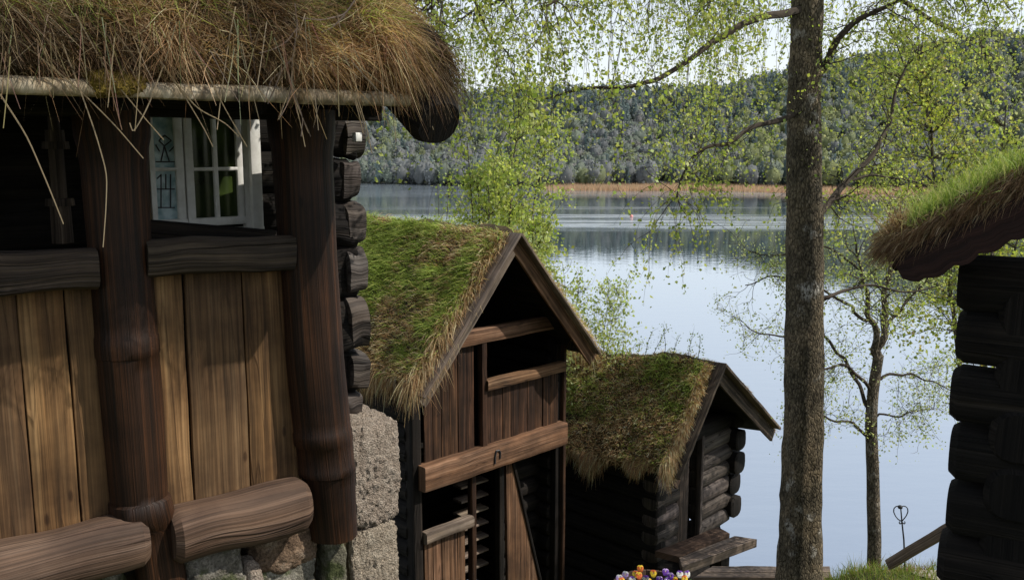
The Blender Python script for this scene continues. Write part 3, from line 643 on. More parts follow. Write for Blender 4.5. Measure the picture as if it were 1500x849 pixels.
# long single straws hanging in front of the gallery
mb = MB()
def straw(px_pts, o0, o1, r=.0035, col=(.45, .36, .24)):
    n_ = len(px_pts); ctrl = [A(u, v, o0 + (o1 - o0) * i / (n_ - 1)) for i, (u, v) in enumerate(px_pts)]
    pts = []
    for i in range(n_ - 1):
        for k_ in range(5): pts.append(ctrl[i].lerp(ctrl[i + 1], k_ / 5))
    pts.append(ctrl[-1])
    for _ in range(2): pts = [pts[0]] + [(pts[i - 1] + pts[i] * 2 + pts[i + 1]) / 4 for i in range(1, len(pts) - 1)] + [pts[-1]]
    tube(mb, pts, r, r * .7, 4, col)
for pts in ([(0, 138), (40, 200), (70, 270), (93, 328)], [(90, 60), (115, 125), (140, 195), (157, 255), (155, 310), (151, 362)], [(10, 45), (60, 85), (120, 135), (170, 185), (210, 232)],
            [(170, 30), (230, 85), (270, 140), (300, 190), (312, 215)], [(225, 75), (260, 125), (290, 160), (330, 180), (350, 200)], [(110, 20), (160, 110), (205, 165), (240, 205)],
            [(285, 70), (310, 120), (330, 160), (362, 215)], [(435, 40), (427, 130), (440, 180), (447, 215)], [(447, 20), (430, 75), (428, 120), (408, 175)], [(425, 130), (440, 165), (452, 195)], [(345, 10), (335, 60), (325, 130), (318, 190)],
            [(545, 120), (560, 155), (570, 185)], [(515, 130), (530, 170), (540, 210)], [(520, 130), (538, 190), (545, 225)], [(512, 120), (525, 165), (532, 195)], [(600, 70), (615, 130), (635, 190)], [(240, 95), (215, 160), (195, 195), (190, 180)]):
    straw(pts, .82, .80)
for pts in ([(432, 5), (436, 40), (428, 85), (427, 130), (420, 155), (410, 172)], [(427, 130), (436, 150), (444, 175), (441, 200)], [(444, 175), (452, 192), (455, 200)], [(428, 85), (412, 105), (396, 118), (388, 150)], [(412, 105), (402, 130), (392, 152)], [(436, 40), (420, 62), (402, 72), (380, 78)], [(520, 0), (505, 22), (470, 30), (440, 26)], [(505, 22), (488, 40), (470, 48)]):
    straw(pts, .86, .84, .0035, (.22, .17, .14))
rr_ = random.Random(3)
for _ in range(70):
    u = rr_.uniform(0, 640); v = rr_.uniform(20, 95); du = rr_.uniform(-25, 70); dv = rr_.uniform(50, 115)
    straw([(u, v), (u + du * .35, v + dv * .5), (u + du * .75, v + dv)], .84 + rr_.uniform(-.02, .1), .82 + rr_.uniform(-.02, .1), rr_.uniform(.0018, .003), tuple(x * rr_.uniform(.7, 1.1) for x in (.42, .33, .22)))
tag(mb.build('dry_stalks', M['grass'], turfA), kind='stuff')

# log core wall behind the gallery with a window
mb = MB()
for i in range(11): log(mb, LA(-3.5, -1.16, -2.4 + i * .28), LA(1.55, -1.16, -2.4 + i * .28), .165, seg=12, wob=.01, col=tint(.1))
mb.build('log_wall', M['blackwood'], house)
mb = MB(); beam(mb, LA(-3.2, -.55, -2.2), LA(1.3, -.55, -2.2), 1.0, .06, wob=0); mb.build('gallery_floor', M['dark'], house)
mb = MB(); beam(mb, LA(-3.4, -.45, -2.85), LA(1.35, -.45, -2.85), .5, 1.3, seg=10, wob=.03); mb.build('foundation_core', M['sod'], house)
# stacked log ends at the right corner
zc = [-1.66, -1.44, -1.12, -.78, -.48, -.20, .06]; hh = [.15, .24, .34, .30, .27, .25, .24]
for z_, h_ in zip(zc, hh):
    mb = MB(); e = 1.525 + random.uniform(-.02, .025); log(mb, LA(1.16, -.55, z_), LA(e, -.55, z_), h_ / 2 + .008, seg=8, n=20, wob=.05, sq=.5, endround=.03, freq=5, col=tint(.2))
    le = mb.build('log_end', M['dark'], house)
    mb = MB(); log(mb, LA(e - .07, -.50, z_), LA(e + .05, -.50 + random.uniform(-.02, .02), z_ + random.uniform(-.01, .01)), h_ / 2 - .004, seg=5, n=20, sq=.6, wob=.03, freq=9, endround=.012, col=tint(.2)); mb.build('sunlit_log_tip', M['greylog'], le)  # grey tip paints the sunlit edge, the black log its shaded face
# window behind the gallery
OW = -.95
def wrect(mb, u0, u1, z0, z1, o=OW, d=.05):
    s0, s1 = As(u0, 260, o), As(u1, 260, o)
    beam(mb, LA((s0 + s1) / 2, o, z0), LA((s0 + s1) / 2, o, z1), abs(s1 - s0), d, up=tuple(an), seg=2, bevel=.006, wob=0, col=(1, 1, 1))
def whor(mb, u0, u1, v, h, o=OW, d=.045):
    P0 = A((u0 + u1) / 2, v, o); s0, s1 = As(u0, 260, o), As(u1, 260, o)
    beam(mb, LA(s0, o, P0.z), LA(s1, o, P0.z), d, h, seg=2, bevel=.006, wob=0, col=(1, 1, 1))
ZB = A(300, 329, OW).z; ZT = .45
mb = MB()
wrect(mb, 355, 364, ZB - .04, ZT, d=.06); wrect(mb, 365, 380, ZB - .04, ZT, OW + .03, .09); wrect(mb, 195, 211, ZB - .04, ZT)
s0, s1 = As(195, 260, OW), As(380, 260, OW); beam(mb, LA(s0, OW, ZB - .05), LA(s1, OW, ZB - .05), .1, .05, seg=2, wob=0, col=(1, 1, 1))
win = mb.build('window', M['white'], house)
mb = MB(); wrect(mb, 212, 217, ZB, ZT, OW + .012, .04); mb.build('window_liner', M['yellow'], win)
def sash(us, hv, u0, u1):
    mb = MB()
    for a, b_ in us: wrect(mb, a, b_, ZB, ZT, OW + .01)
    whor(mb, u0, u1, hv, .022, OW + .012); P0 = ZB + .02
    sa, sb = As(u0, 260, OW), As(u1, 260, OW); beam(mb, LA(sa, OW + .014, P0), LA(sb, OW + .014, P0), .05, .05, seg=2, bevel=.006, wob=0, col=(1, 1, 1))
    return mb.build('sash', M['white'], win)
sL = sash([(219, 227), (257, 269)], 248, 219, 269); sR = sash([(271, 283), (312, 318.5), (346, 355)], 247.5, 271, 355)
def pane(u0, u1, z0, z1, m_, par):
    mb = MB(); sa, sb = As(u0, 260, OW), As(u1, 260, OW)
    beam(mb, LA((sa + sb) / 2, OW + .004, z0), LA((sa + sb) / 2, OW + .004, z1), sb - sa, .006, up=tuple(an), seg=2, bevel=.001, wob=0, col=(1, 1, 1)); return mb.build('pane', m_, par)
ZM = A(240, 248, OW).z
pane(227, 257, ZM, ZT, M['pane_blue'], win); pane(227, 257, ZB, ZM, M['pane_blue'], win)
pane(283, 312, ZM, ZT, M['pane_green'], win); pane(283, 312, ZB, ZM, M['pane_green'], win)
pane(318, 346, ZM, ZT, M['pane_green'], win); pane(318, 346, ZB, ZM, M['pane_green'], win)
# lead came pattern in the blue panes
mb = MB(); ol = OW + .012
def came(u0, v0, u1, v1): tube(mb, [A(u0, v0, ol), A(u1, v1, ol)], .004, .004, 5)
for a in [(241, 198, 233, 206), (233, 206, 241, 214), (241, 214, 251, 206), (251, 206, 241, 198), (241, 214, 236, 236), (241, 214, 248, 236), (228, 237, 256, 237), (234, 222, 228, 212), (248, 222, 256, 214), (236, 255, 236, 305), (250, 255, 250, 305), (228, 277, 256, 277), (228, 304, 256, 304), (230, 262, 236, 256), (243, 255, 243, 277)]: came(*a)
mb.build('lead_came', M['iron'], win)
# sloping bench board in the gallery
mb = MB(); q0, q1 = A(170, 318, -.45), A(400, 337, -.45)
beam(mb, q0 - Z * .11, q1 - Z * .11, .05, .22, seg=4, wob=.003); mb.build('bench_back', M['dark'], house)
# faint carved post in the gallery dark
mb = MB(); cp = A(85, 260, -.6)
for z0, z1, r in ((-.60, -.40, .055), (-.40, -.36, .075), (-.36, -.10, .04), (-.10, -.06, .07), (-.06, 0.0, .05), (0.0, .12, .03)):
    tube(mb, [Vector((cp.x, cp.y, cp.z + z0 + .25)), Vector((cp.x, cp.y, cp.z + z1 + .25))], r, r * .95, 10)
mb.build('carved_post', M['rail'], house)
# lamp box under the eave
mb = MB(); pb = A(523, 201, -.3); beam(mb, pb - aw * .02, pb + aw * .02, .05, .055, seg=2, bevel=.008, wob=0); mb.build('wall_box', M['white'], house)
# granite corner blocks and field stones
def block(u0, v0, u1, v1, o, depth, m_, k=9, rough=.018, fine=.012, res=26, name='foundation_stone', freq=6):
    a, b_ = A(u0, v0, o), A(u1, v1, o); c = (a + b_) / 2 - an * depth / 2
    hs = abs((b_ - a).dot(aw)) / 2; hz_ = abs(a.z - b_.z) / 2
    mb = MB(); stone(mb, c, (aw, an, Z), (hs, depth / 2, hz_), res=res, k=k, rough=rough, fine=fine, freq=freq); return mb.build(name, m_, house, sharp=70)
block(513, 628, 589, 760, -.16, .5, M['granite'], name='granite_block', rough=.02, fine=.017, res=44, k=12, freq=6); block(515, 781, 588, 930, -.15, .5, M['granite'], name='granite_block', rough=.02, fine=.017, res=44, k=12, freq=6)
block(475, 778, 512, 900, -.05, .4, M['fieldstone'], k=5, rough=.03)
block(372, 782, 472, 826, .02, .3, M['brownstone'], k=4, rough=.03); block(366, 826, 470, 900, .0, .3, M['fieldstone'], k=5, rough=.03)
block(268, 812, 366, 900, .10, .3, M['fieldstone'], k=5, rough=.025); block(362, 832, 392, 880, .08, .2, M['granite'], k=4, rough=.03, fine=.005, res=14)
block(-60, 880, 200, 980, .0, .3, M['fieldstone'], k=5); block(215, 905, 480, 1000, .0, .3, M['fieldstone'], k=5)

# ================================================================== B: storehouse in the middle
bw = Vector((.707, .707, 0)).normalized(); bn = Vector((bw.y, -bw.x, 0)); OB = at(615, 690, 11)
def LB(s, o, z): return OB + bw * s + bn * o + Z * z
store = empty('storehouse', LB(1.3, -1.8, -2.3), 'two-storey timber storehouse with pointed gable and bright green grass roof', 'storehouse')
def bm(name, mtl, par, *beams, **kw):
    mb = MB()
    for (p0, p1, w_, h_, up) in beams: beam(mb, p0, p1, w_, h_, up, **kw)
    return mb.build(name, mtl, par)
zt = tuple(Z); bnt = tuple(bn)
fb = bm('floor_beam', M['beam'], store, (LB(-.05, .07, -.066), LB(2.62, .07, -.066), .2, .325, zt), seg=14, wob=.012, bevel=.02)
mb = MB(); mk = lambda u, v: on_plane(u, v, OB + bn * .18, bn)
for pts in ([(725, 679), (725.5, 668), (727, 660), (731, 658.5), (733, 662), (732.5, 671)],): tube(mb, [mk(*p) for p in pts], .013, .013, 6)
mb.build('carved_mark', M['iron'], fb)
def boards(name, s0, s1, zb, ztop, n_, mtl, o=0.0, tv=.3):
    for i in range(n_):
        a = s0 + (s1 - s0) * i / n_; b_ = s0 + (s1 - s0) * (i + 1) / n_; mid = (a + b_) / 2; zt_ = ztop(mid) if callable(ztop) else ztop
        mb = MB(); oo = o + random.uniform(-.008, .008); beam(mb, LB(mid, oo, zb), LB(mid, oo, zt_), b_ - a - .007, .03, bnt, seg=5, bevel=.005, wob=.004, col=tint(tv)); mb.build(name, mtl, store)
roofz = lambda s: 2.95 - abs(s - 1.22) * (1.75 / 1.56) - .22
boards('wall_board', .07, .93, .08, lambda s: min(1.52, roofz(s)), 6, M['redboard'])
boards('wall_board', 1.11, 2.55, .08, .90, 9, M['redboard'], o=.02)
bm('post', M['redboard'], store, (LB(1.06, .03, .08), LB(1.06, .03, 1.52), .09, .1, bnt))
bm('rail', M['beam'], store, (LB(1.08, .06, .925), LB(2.62, .06, .925), .13, .15, zt), seg=10, wob=.01, bevel=.02)
bm('tie_beam', M['beam'], store, (LB(.45, .02, 1.60), LB(2.55, .02, 1.60), .14, .2, zt), seg=10, wob=.012, bevel=.02)
bm('corner_post', M['dark'], store, (LB(-.06, -.05, -3.0), LB(-.06, -.05, 1.25), .14, .16, bnt)); bm('corner_post', M['redboard'], store, (LB(2.68, .0, -3.0), LB(2.68, .0, 1.25), .06, .12, bnt)); bm('corner_post', M['dark'], store, (LB(2.60, -.05, -3.0), LB(2.60, -.05, 1.25), .10, .1, bnt))
bm('lower_rail', M['greyboard'], store, (LB(.02, .03, -.89), LB(.84, .03, -.89), .14, .15, zt), seg=8, wob=.012, bevel=.03)
boards('door_board', .05, .76, -2.6, -.97, 5, M['beam'], o=-.01, tv=.12)
bm('door_post', M['redboard'], store, (LB(.885, .0, -2.7), LB(.885, .0, -.2), .08, .1, bnt)); bm('door_post', M['dark'], store, (LB(1.45, -.05, -2.7), LB(1.45, -.05, -.2), .09, .1, bnt))
for i in range(7):
    z_ = -.55 - i * .205; bm('stair_tread', M['greyboard'], store, (LB(.93, -.35, z_), LB(1.41, -.32, z_), .2, .035, zt), seg=2, wob=.002)
# leaning plank leaf
mb = MB(); b0 = 0
pl_ = [LB(1.53, .0, -.22), LB(1.64, .0, -.22), LB(2.32, .02, -2.75), LB(1.56, .02, -2.75)]
for o_ in (0, -.05): mb.V += [p + bn * o_ for p in pl_]
for f in ((3, 2, 1, 0), (4, 5, 6, 7), (0, 1, 5, 4), (1, 2, 6, 5), (2, 3, 7, 6), (3, 0, 4, 7)):
    mb.face(f, [((mb.V[i] - OB).dot(bw), mb.V[i].z) for i in f], (.8, .78, .75))
mb.build('plank_leaf', M['beam'], store)
bm('leaf_batten', M['dark'], store, (LB(1.66, .0, -.3), LB(2.36, .02, -2.75), .04, .06, bnt))
# log walls: sides, back, lower right recess
mb = MB()
for i in range(17): log(mb, LB(-.02, -.12, -2.85 + i * .255), LB(-.02, -4.0, -2.85 + i * .255), .13, seg=8, n=12, col=tint(.15))
mb.build('log_wall', M['dark'], store)
mb = MB()
for i in range(17): log(mb, LB(2.62, -.12, -2.85 + i * .255), LB(2.62, -4.0, -2.85 + i * .255), .13, seg=8, n=12, col=tint(.15))
mb.build('log_wall', M['dark'], store)
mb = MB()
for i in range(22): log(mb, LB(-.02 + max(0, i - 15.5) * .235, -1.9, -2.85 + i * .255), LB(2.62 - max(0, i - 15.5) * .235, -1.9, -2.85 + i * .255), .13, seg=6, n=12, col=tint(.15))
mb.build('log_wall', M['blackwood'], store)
mb = MB()
for i in range(10): log(mb, LB(1.75, -.45, -2.85 + i * .27), LB(2.6, -.45, -2.85 + i * .27), .13, seg=6, n=12, col=tint(.2))
mb.build('log_wall', M['dark'], store)
mb = MB(); mb.V += [LB(-.1, -1.6, -.1), LB(2.6, -1.6, -.1), LB(2.6, -1.6, 1.35), LB(1.22, -1.6, 2.86), LB(-.1, -1.6, 1.35)]; mb.face((0, 1, 2, 3, 4), [(0, 0), (2.6, 0), (2.6, 1.3), (1.3, 2.8), (0, 1.3)], (1, 1, 1)); mb.build('gable_wall', M['blackwood'], store)
bm('loft_floor', M['blackwood'], store, (LB(1.3, -.05, -.05), LB(1.3, -1.9, -.05), 2.6, .05, zt), wob=0)
# roof
apx = Vector((1.22, 2.93)); hwid = 1.56; rise = 1.75; LRB = 4.6; LTB = math.hypot(hwid, rise)
turf_tops = []
mbt = MB()
for sg in (-1, 1):
    etB = (bw * (sg * hwid) - Z * rise).normalized(); nB = (Z * hwid + bw * (sg * rise)).normalized()
    org = LB(apx.x, .42, apx.y - .02); 
    top = turf_slab(mbt, org, -bn, etB, nB, LRB, LTB - .02, .15, nr=60, ntt=34, rough=.07, edge=.12, profile='ridge'); turf_tops.append((top, etB, nB, LTB - .02))
    mb = MB(); c0 = org - nB * .03 + etB * (LTB / 2)
    beam(mb, c0 - bn * 0, c0 - bn * LRB, LTB, .035, tuple(nB), seg=2, wob=0); mb.build('roof_boards', M['blackwood'], store)
    # barge: face board + weather board on top of it
    a = LB(apx.x, .47, apx.y - .10); e = a + etB * (LTB + .03)
    mb = MB(); beam(mb, a + etB * .02, e, .045, .20, tuple(nB), seg=10, wob=.008, bevel=.01); mb.build('barge_board', M['beam'] if sg > 0 else M['greyboard'], store)
    a2 = LB(apx.x, .50, apx.y + .03); mb = MB(); beam(mb, a2, a2 + etB * (LTB + .08), .20, .035, tuple(nB), seg=10, wob=.008, bevel=.008); mb.build('weather_board', M['greyboard'], store)
turfB = mbt.build('turf_roof', M['sod'], store, sharp=180)
def roof_grass(tops, LRr, turf, nmain, nhang, dens, wid, len_, green_at, par_n, verge=2500, straw_w=(4, 4, 3, 2, 1), vergedir=None, eave_len=(.12, .38), bright=1.35, soft=.22, vlen=1.0):
    parts = []
    for (top, e_t, nn, LT_), fr_ in zip(tops, dens):
        N = int(nmain * fr_); P, r, t = surf_pts(top, LRr, LT_, N)
        g = fbm(P, .9, 2) + fbm(P, 2.7, 7) * .6 + green_at(r, t)
        up = npv(Z) * .9 + npv(nn) * .4; D = unit(up[None] + npv(e_t)[None] * .25 + rng.normal(size=(N, 3)) * .38)
        Ln = rng.uniform(*len_, N) * (1 + .8 * np.clip(g, -.3, .8)); cols = pal(N, STRAW, straw_w, .22); cg = pal(N, GREEN, [4, 3, 3, 1], .2)
        k_ = g + fbm(P, 7.0, 4) * .7 + rng.normal(size=N) * soft > 0; cols[k_] = cg[k_]
        parts.append(blades(P, D, Ln, rng.uniform(wid * .6, wid * 1.3, N), npv(e_t)[None] * (Ln * .35)[:, None] + np.array((0, 0, -1)) * (Ln * .3)[:, None], cols))
        N = int(nhang * fr_); P, r, t = surf_pts(top, LRr, LT_, N, ft=lambda q: 1 - .09 * q ** 1.4); keep = fbm(P, 3.2, 13) + .7 * fbm(P, 9, 5) + rng.normal(size=N) * .15 > -.02; P = P[keep]; N = len(P)
        cl = 1.4 * fbm(P, 3.5, 3); D = unit(npv(e_t)[None] * rng.uniform(.3, 1, (N, 1)) + rng.normal(size=(N, 3)) * .3); Ln = rng.uniform(*eave_len, N) * (1 + .8 * cl)
        parts.append(blades(P, D, Ln, rng.uniform(wid * .6, wid * 1.2, N), np.array((0, 0, -1))[None] * (Ln * rng.uniform(.6, 1.1, N))[:, None], pal(N, STRAW, [4, 5, 3, 3, 1], .22)))
        N = int(verge * fr_); P, r, t = surf_pts(top, LRr, LT_, N, fr=lambda q: .035 * q ** 1.3, ft=lambda q: q)
        D = unit(npv(par_n)[None] * rng.uniform(.2, .8, (N, 1)) + npv(e_t)[None] * rng.uniform(.2, .8, (N, 1)) + npv(nn)[None] * .3 + rng.normal(size=(N, 3)) * .3); Ln = rng.uniform(.08, .24, N) * (.6 + .9 * t) * vlen
        parts.append(blades(P, D, Ln, rng.uniform(wid * .6, wid * 1.1, N), np.array((0, 0, -1))[None] * (Ln * .8 * t)[:, None], pal(N, STRAW, [5, 4, 2, 4, 1], .22)))
    V, Q, c = join(parts); c = np.minimum(c * bright, .75); return tag(np_obj('grass', V, Q, M['grass'], turf, cols=c), kind='stuff')
roof_grass(turf_tops, LRB, turfB, 30000, 9000, (1, .45), .009, (.06, .2), lambda r, t: .24 - .9 * np.clip(t - .6, 0, 1) - .25 * np.clip(.12 - r, 0, 1) * 4, bn, straw_w=(4, 3, 2, 3, 1), eave_len=(.08, .28), bright=1.5)
# leafy grass tufts hanging down over the left verge foot
parts = []
N = 1100; P, r, t = surf_pts(turf_tops[0][0], LRB, turf_tops[0][3], N, fr=lambda q: .05 * q, ft=lambda q: .72 + .2 * q)
D = unit(npv(bn)[None] * 1.0 + rng.normal(size=(N, 3)) * .25); Ln = rng.uniform(.1, .36, N)
parts.append(blades(P, D, Ln * .5, rng.uniform(.006, .011, N), np.array((0, 0, -1))[None] * (Ln * 1.0)[:, None], pal(N, STRAW, [4, 3, 2, 4, 1], .2)))
V, Q, c = join(parts); tag(np_obj('straw', V, Q, M['grass'], turfB, cols=c), kind='stuff')

# ================================================================== C: small log hut
cw = Vector((.68, .734, 0)).normalized(); cn = Vector((cw.y, -cw.x, 0)); OC = at(960, 690, 13.5)
def LC(s, o, z): return OC + cw * s + cn * o + Z * z
def Cs(u, v, o=0): return (on_plane(u, v, OC + cn * o, cn) - OC).dot(cw)
hut = empty('log_hut', LC(1.1, -1.5, -1.6), 'low log hut by the lake with brown straw-tufted turf roof', 'log hut')
sA, sB, sC_, sD = Cs(984, 720), Cs(1001, 720), Cs(1018, 720), Cs(1058, 720)
for i in range(7):
    z_ = -1.32 + i * .285
    if z_ < .35:
        mb = MB(); log(mb, LC(-.12, 0, z_), LC(sA, 0, z_), .15, seg=5, n=14, sq=.75, wob=.02, col=tint(.2)); mb.build('log', M['greylog'], hut)
        mb = MB(); log(mb, LC(sC_, 0, z_), LC(sD + .02, 0, z_), .15, seg=6, n=14, sq=.75, wob=.02, col=tint(.2)); mb.build('log', M['greylog'], hut)
    else:
        e0 = -.1 + max(0, z_ - .35) * .55; e1 = sD - max(0, z_ - .45) * 1.2
        mb = MB(); log(mb, LC(e0, 0, z_), LC(e1, 0, z_), .15, seg=8, n=14, sq=.75, wob=.02, col=tint(.2)); mb.build('log', M['dark'], hut)
cnt = tuple(cn)
bm('door_jamb', M['rail'], hut, (LC((sA + sB) / 2, .05, -1.4), LC((sA + sB) / 2, .05, .35), abs(sB - sA), .1, cnt)); bm('door_jamb', M['greylog'], hut, (LC(sC_ - .03, .1, -1.42), LC(sC_ - .03, .1, .33), .07, .1, cnt))
bm('door', M['blackwood'], hut, (LC((sB + sC_) / 2, -.15, -1.4), LC((sB + sC_) / 2, -.15, .35), .5, .05, cnt), wob=0)
for i in range(6):   # notched ends of the side-wall logs at the right corner
    z_ = -1.18 + i * .40
    mb = MB(); e = random.uniform(.16, .3); log(mb, LC(sD + .13, e, z_), LC(sD + .13, -3.0, z_), .185, seg=6, n=14, sq=.65, wob=.02); mb.build('log', M['dark'], hut)
mb = MB()
for i in range(8): log(mb, LC(.0, .12, -1.5 + i * .285), LC(.0, -3.2, -1.5 + i * .285), .15, seg=8, n=12, col=tint(.2))
mb.build('log_wall', M['blackwood'], hut)
# lower black timbers under the porch and side lean-to
mb = MB()
for i in range(7): log(mb, LC(-.2, -.1, -3.4 + i * .3), LC(2.0, -.1, -3.4 + i * .3), .16, seg=5, n=10)
for i in range(7): log(mb, LC(0, .0, -3.4 + i * .3), LC(0, -3.2, -3.4 + i * .3), .16, seg=5, n=10)
mb.build('base_wall', M['blackwood'], hut)
apc = (.74, 1.66); LRC = 3.3; tops = []; mbt = MB(); SAG = .30
for sg, run, drop in ((-1, 1.16, 1.45), (1, 1.90, 1.42)):
    etC = (cw * (sg * run) - Z * drop).normalized(); nC = (Z * run + cw * (sg * drop)).normalized(); LTC = math.hypot(run, drop)
    org = LC(apc[0], .55, apc[1] - .06)
    top = turf_slab(mbt, org, -cn, etC, nC, LRC, LTC, .17, nr=50, ntt=34, rough=.09, edge=.14, profile='ridge', sag=SAG); tops.append((top, etC, nC, LTC))
    mb = MB(); c0 = org - nC * .03 + etC * (LTC / 2); beam(mb, c0, c0 - cn * LRC - Z * SAG, LTC, .035, tuple(nC), seg=2, wob=0); mb.build('roof_boards', M['blackwood'], hut)
    a = LC(apc[0], .60, apc[1] - .15); mb = MB(); beam(mb, a, a + etC * (LTC + .02), .05, .22, tuple(nC), seg=8, wob=.01); mb.build('barge_board', M['rail'] if sg > 0 else M['sill'], hut)
    a = LC(apc[0], .63, apc[1] + .02); mb = MB(); beam(mb, a, a + etC * (LTC + .06), .22, .05, tuple(nC), seg=8, wob=.01); mb.build('weather_board', M['greyboard'] if sg > 0 else M['rail'], hut)
turfC = mbt.build('turf_roof', M['sod'], hut, sharp=180)
roof_grass(tops, LRC, turfC, 22000, 8000, (1, .4), .010, (.06, .16), lambda r, t: -.30 + 0 * t, cn, verge=5000, straw_w=(4, 4, 3, 3, 1), eave_len=(.03, .15), vlen=.6, soft=.5, bright=1.75)
# porch planks
ZP = at(1000, 800, 13.2).z
def quad_plank(name, pts, th, mtl, par, base=None, sub=10, col=(1, 1, 1)):
    """pts: four top corners (world): a-b long back edge, d-c long front edge"""
    a, b_, c, d = [Vector(p) for p in pts]; mb = MB(); cols_ = 6
    for lay in (0, 1):
        for i in range(sub + 1):
            for j in range(cols_ + 1):
                p = a.lerp(b_, i / sub).lerp(d.lerp(c, i / sub), j / cols_)
                q = p + Vector((noise.noise(p * 6), noise.noise(p * 6 + Vector((5, 5, 5))), noise.noise(p * 4 + Vector((9, 1, 1))) * .7)) * .016
                mb.V.append(q - Z * (th if lay else 0))
    Wd = cols_ + 1; n0 = (sub + 1) * Wd; Lx = (b_ - a).length; Ly = (d - a).length
    uvf = lambda i, j: (j / cols_ * Ly + 3, i / sub * Lx)
    for i in range(sub):
        for j in range(cols_):
            f = (i * Wd + j, i * Wd + j + 1, (i + 1) * Wd + j + 1, (i + 1) * Wd + j); uv = [uvf(i, j), uvf(i, j + 1), uvf(i + 1, j + 1), uvf(i + 1, j)]
            mb.face(f, uv, col); mb.face(tuple(n0 + q for q in f[::-1]), uv[::-1], col)
    rim = [(i, 0) for i in range(sub)] + [(sub, j) for j in range(cols_)] + [(i, cols_) for i in range(sub, 0, -1)] + [(0, j) for j in range(cols_, 0, -1)]
    for (i, j), (k_, l) in zip(rim, rim[1:] + rim[:1]):
        mb.face((i * Wd + j, k_ * Wd + l, n0 + k_ * Wd + l, n0 + i * Wd + j), [(uvf(i, j)[0], uvf(i, j)[1]), (uvf(k_, l)[0], uvf(k_, l)[1]), (uvf(k_, l)[0] + th, uvf(k_, l)[1]), (uvf(i, j)[0] + th, uvf(i, j)[1])], col)
    return mb.build(name, mtl, par, base=base)
zz = lambda u, v: at_z(u, v, ZP)
quad_plank('porch_plank', [zz(960, 806), zz(1052, 771), zz(1068, 780), zz(996, 815)], .10, M['sill'], hut)
quad_plank('porch_plank', [zz(995, 816), zz(1076, 784), zz(1108, 789), zz(1000, 830)], .13, M['greyboard'], hut)
bm('porch_post', M['dark'], hut, (zz(1055, 800) - Z * .14, zz(1055, 800) - Z * 1.1, .26, .2, cnt)); bm('porch_post', M['blackwood'], hut, (zz(985, 818) - Z * .12, zz(985, 818) - Z * 1.1, .35, .3, cnt))

# ================================================================== D: dark log house on the right
dw = Vector((.85, -.53, 0)).normalized(); dn = Vector((dw.y, -dw.x, 0)); OD = at(1400, 600, 4.8)
def LD(s, o, z): return OD + dw * s + dn * o + Z * z
barn = empty('log_barn', LD(1.2, -1.5, -1.7), 'near black log building with grassy eave and scalloped barge board at right edge', 'log building')
pv0, pv1 = on_plane(1288, 384, OD + dn * .46, dn) - OD, on_plane(1500, 284, OD + dn * .46, dn) - OD; PD = math.atan2(pv1.z - pv0.z, (pv1 - pv0).dot(dw)); etD = -(dw * math.cos(PD)) - Z * math.sin(PD); nD = Z * math.cos(PD) - dw * math.sin(PD)
z0 = -1.75; zz_ = [-1.42, -1.13, -.83, -.53, -.22, .10, .42, .70]; 
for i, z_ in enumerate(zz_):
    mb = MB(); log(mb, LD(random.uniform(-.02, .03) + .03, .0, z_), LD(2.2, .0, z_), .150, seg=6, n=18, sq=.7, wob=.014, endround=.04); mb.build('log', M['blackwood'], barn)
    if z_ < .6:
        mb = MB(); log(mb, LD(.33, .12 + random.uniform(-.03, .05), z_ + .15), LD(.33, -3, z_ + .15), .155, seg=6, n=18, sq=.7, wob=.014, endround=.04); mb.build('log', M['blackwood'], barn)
eD = LD(pv0.dot(dw) + .05, .46, pv0.z + .0); LRD = 3.6; LTD = 2.2; orgD = eD - etD * LTD
mbt = MB(); topD = turf_slab(mbt, orgD, -dn, etD, nD, LRD, LTD, .15, nr=50, ntt=40, rough=.05, edge=.10); turfD = mbt.build('turf_roof', M['sod'], barn, sharp=180)
mb = MB(); c0 = orgD - nD * .03 + etD * LTD / 2; beam(mb, c0, c0 - dn * LRD, LTD, .04, tuple(nD), seg=2, wob=0); mb.build('roof_boards', M['blackwood'], barn)
# scalloped barge board
mb = MB(); N = 70
def low(x): # scallop depth along the board, x from lower end
    ph = ((x + .04) / .135) % 1.0; return .105 + .03 * math.sin(math.pi * ph) ** .7
a0 = LD(pv0.dot(dw) + .085, .50, pv0.z - .01)
for lay in (0, 1):
    for i in range(N + 1):
        x = i / N * 2.1; p = a0 - etD * x - dn * (.045 * lay); lo = low(x) * min(1, .55 + x * 6)
        mb.V += [p + nD * .05, p - nD * lo]
for i in range(N):
    a = 2 * i; k_ = 2 * (N + 1); x0, x1 = i / N * 2.1, (i + 1) / N * 2.1
    mb.face((a, a + 1, a + 3, a + 2), [(0, x0), (.2, x0), (.2, x1), (0, x1)], (1, 1, 1)); mb.face((k_ + a, k_ + a + 2, k_ + a + 3, k_ + a + 1), [(0, x0), (0, x1), (.2, x1), (.2, x0)], (1, 1, 1))
    mb.face((a + 1, k_ + a + 1, k_ + a + 3, a + 3), [(0, x0), (.05, x0), (.05, x1), (0, x1)], (1, 1, 1)); mb.face((a, a + 2, k_ + a + 2, k_ + a), [(0, x0), (0, x1), (.05, x1), (.05, x0)], (1, 1, 1))
mb.face((0, 2 * (N + 1), 2 * (N + 1) + 1, 1), [(0, 0)] * 4, (1, 1, 1)); mb.build('barge_board', M['barge'], barn, sharp=25)
parts = []
N = 12000; P, r, t = surf_pts(topD, LRD, LTD, N, fr=lambda q: q ** 1.8, ft=lambda q: .1 + .9 * q)
g = fbm(P, 1.5, 3) + .55 - 1.2 * np.clip(t - .92, 0, 1) * 6 - 2.0 * np.clip(.012 - r, 0, 1) * 8
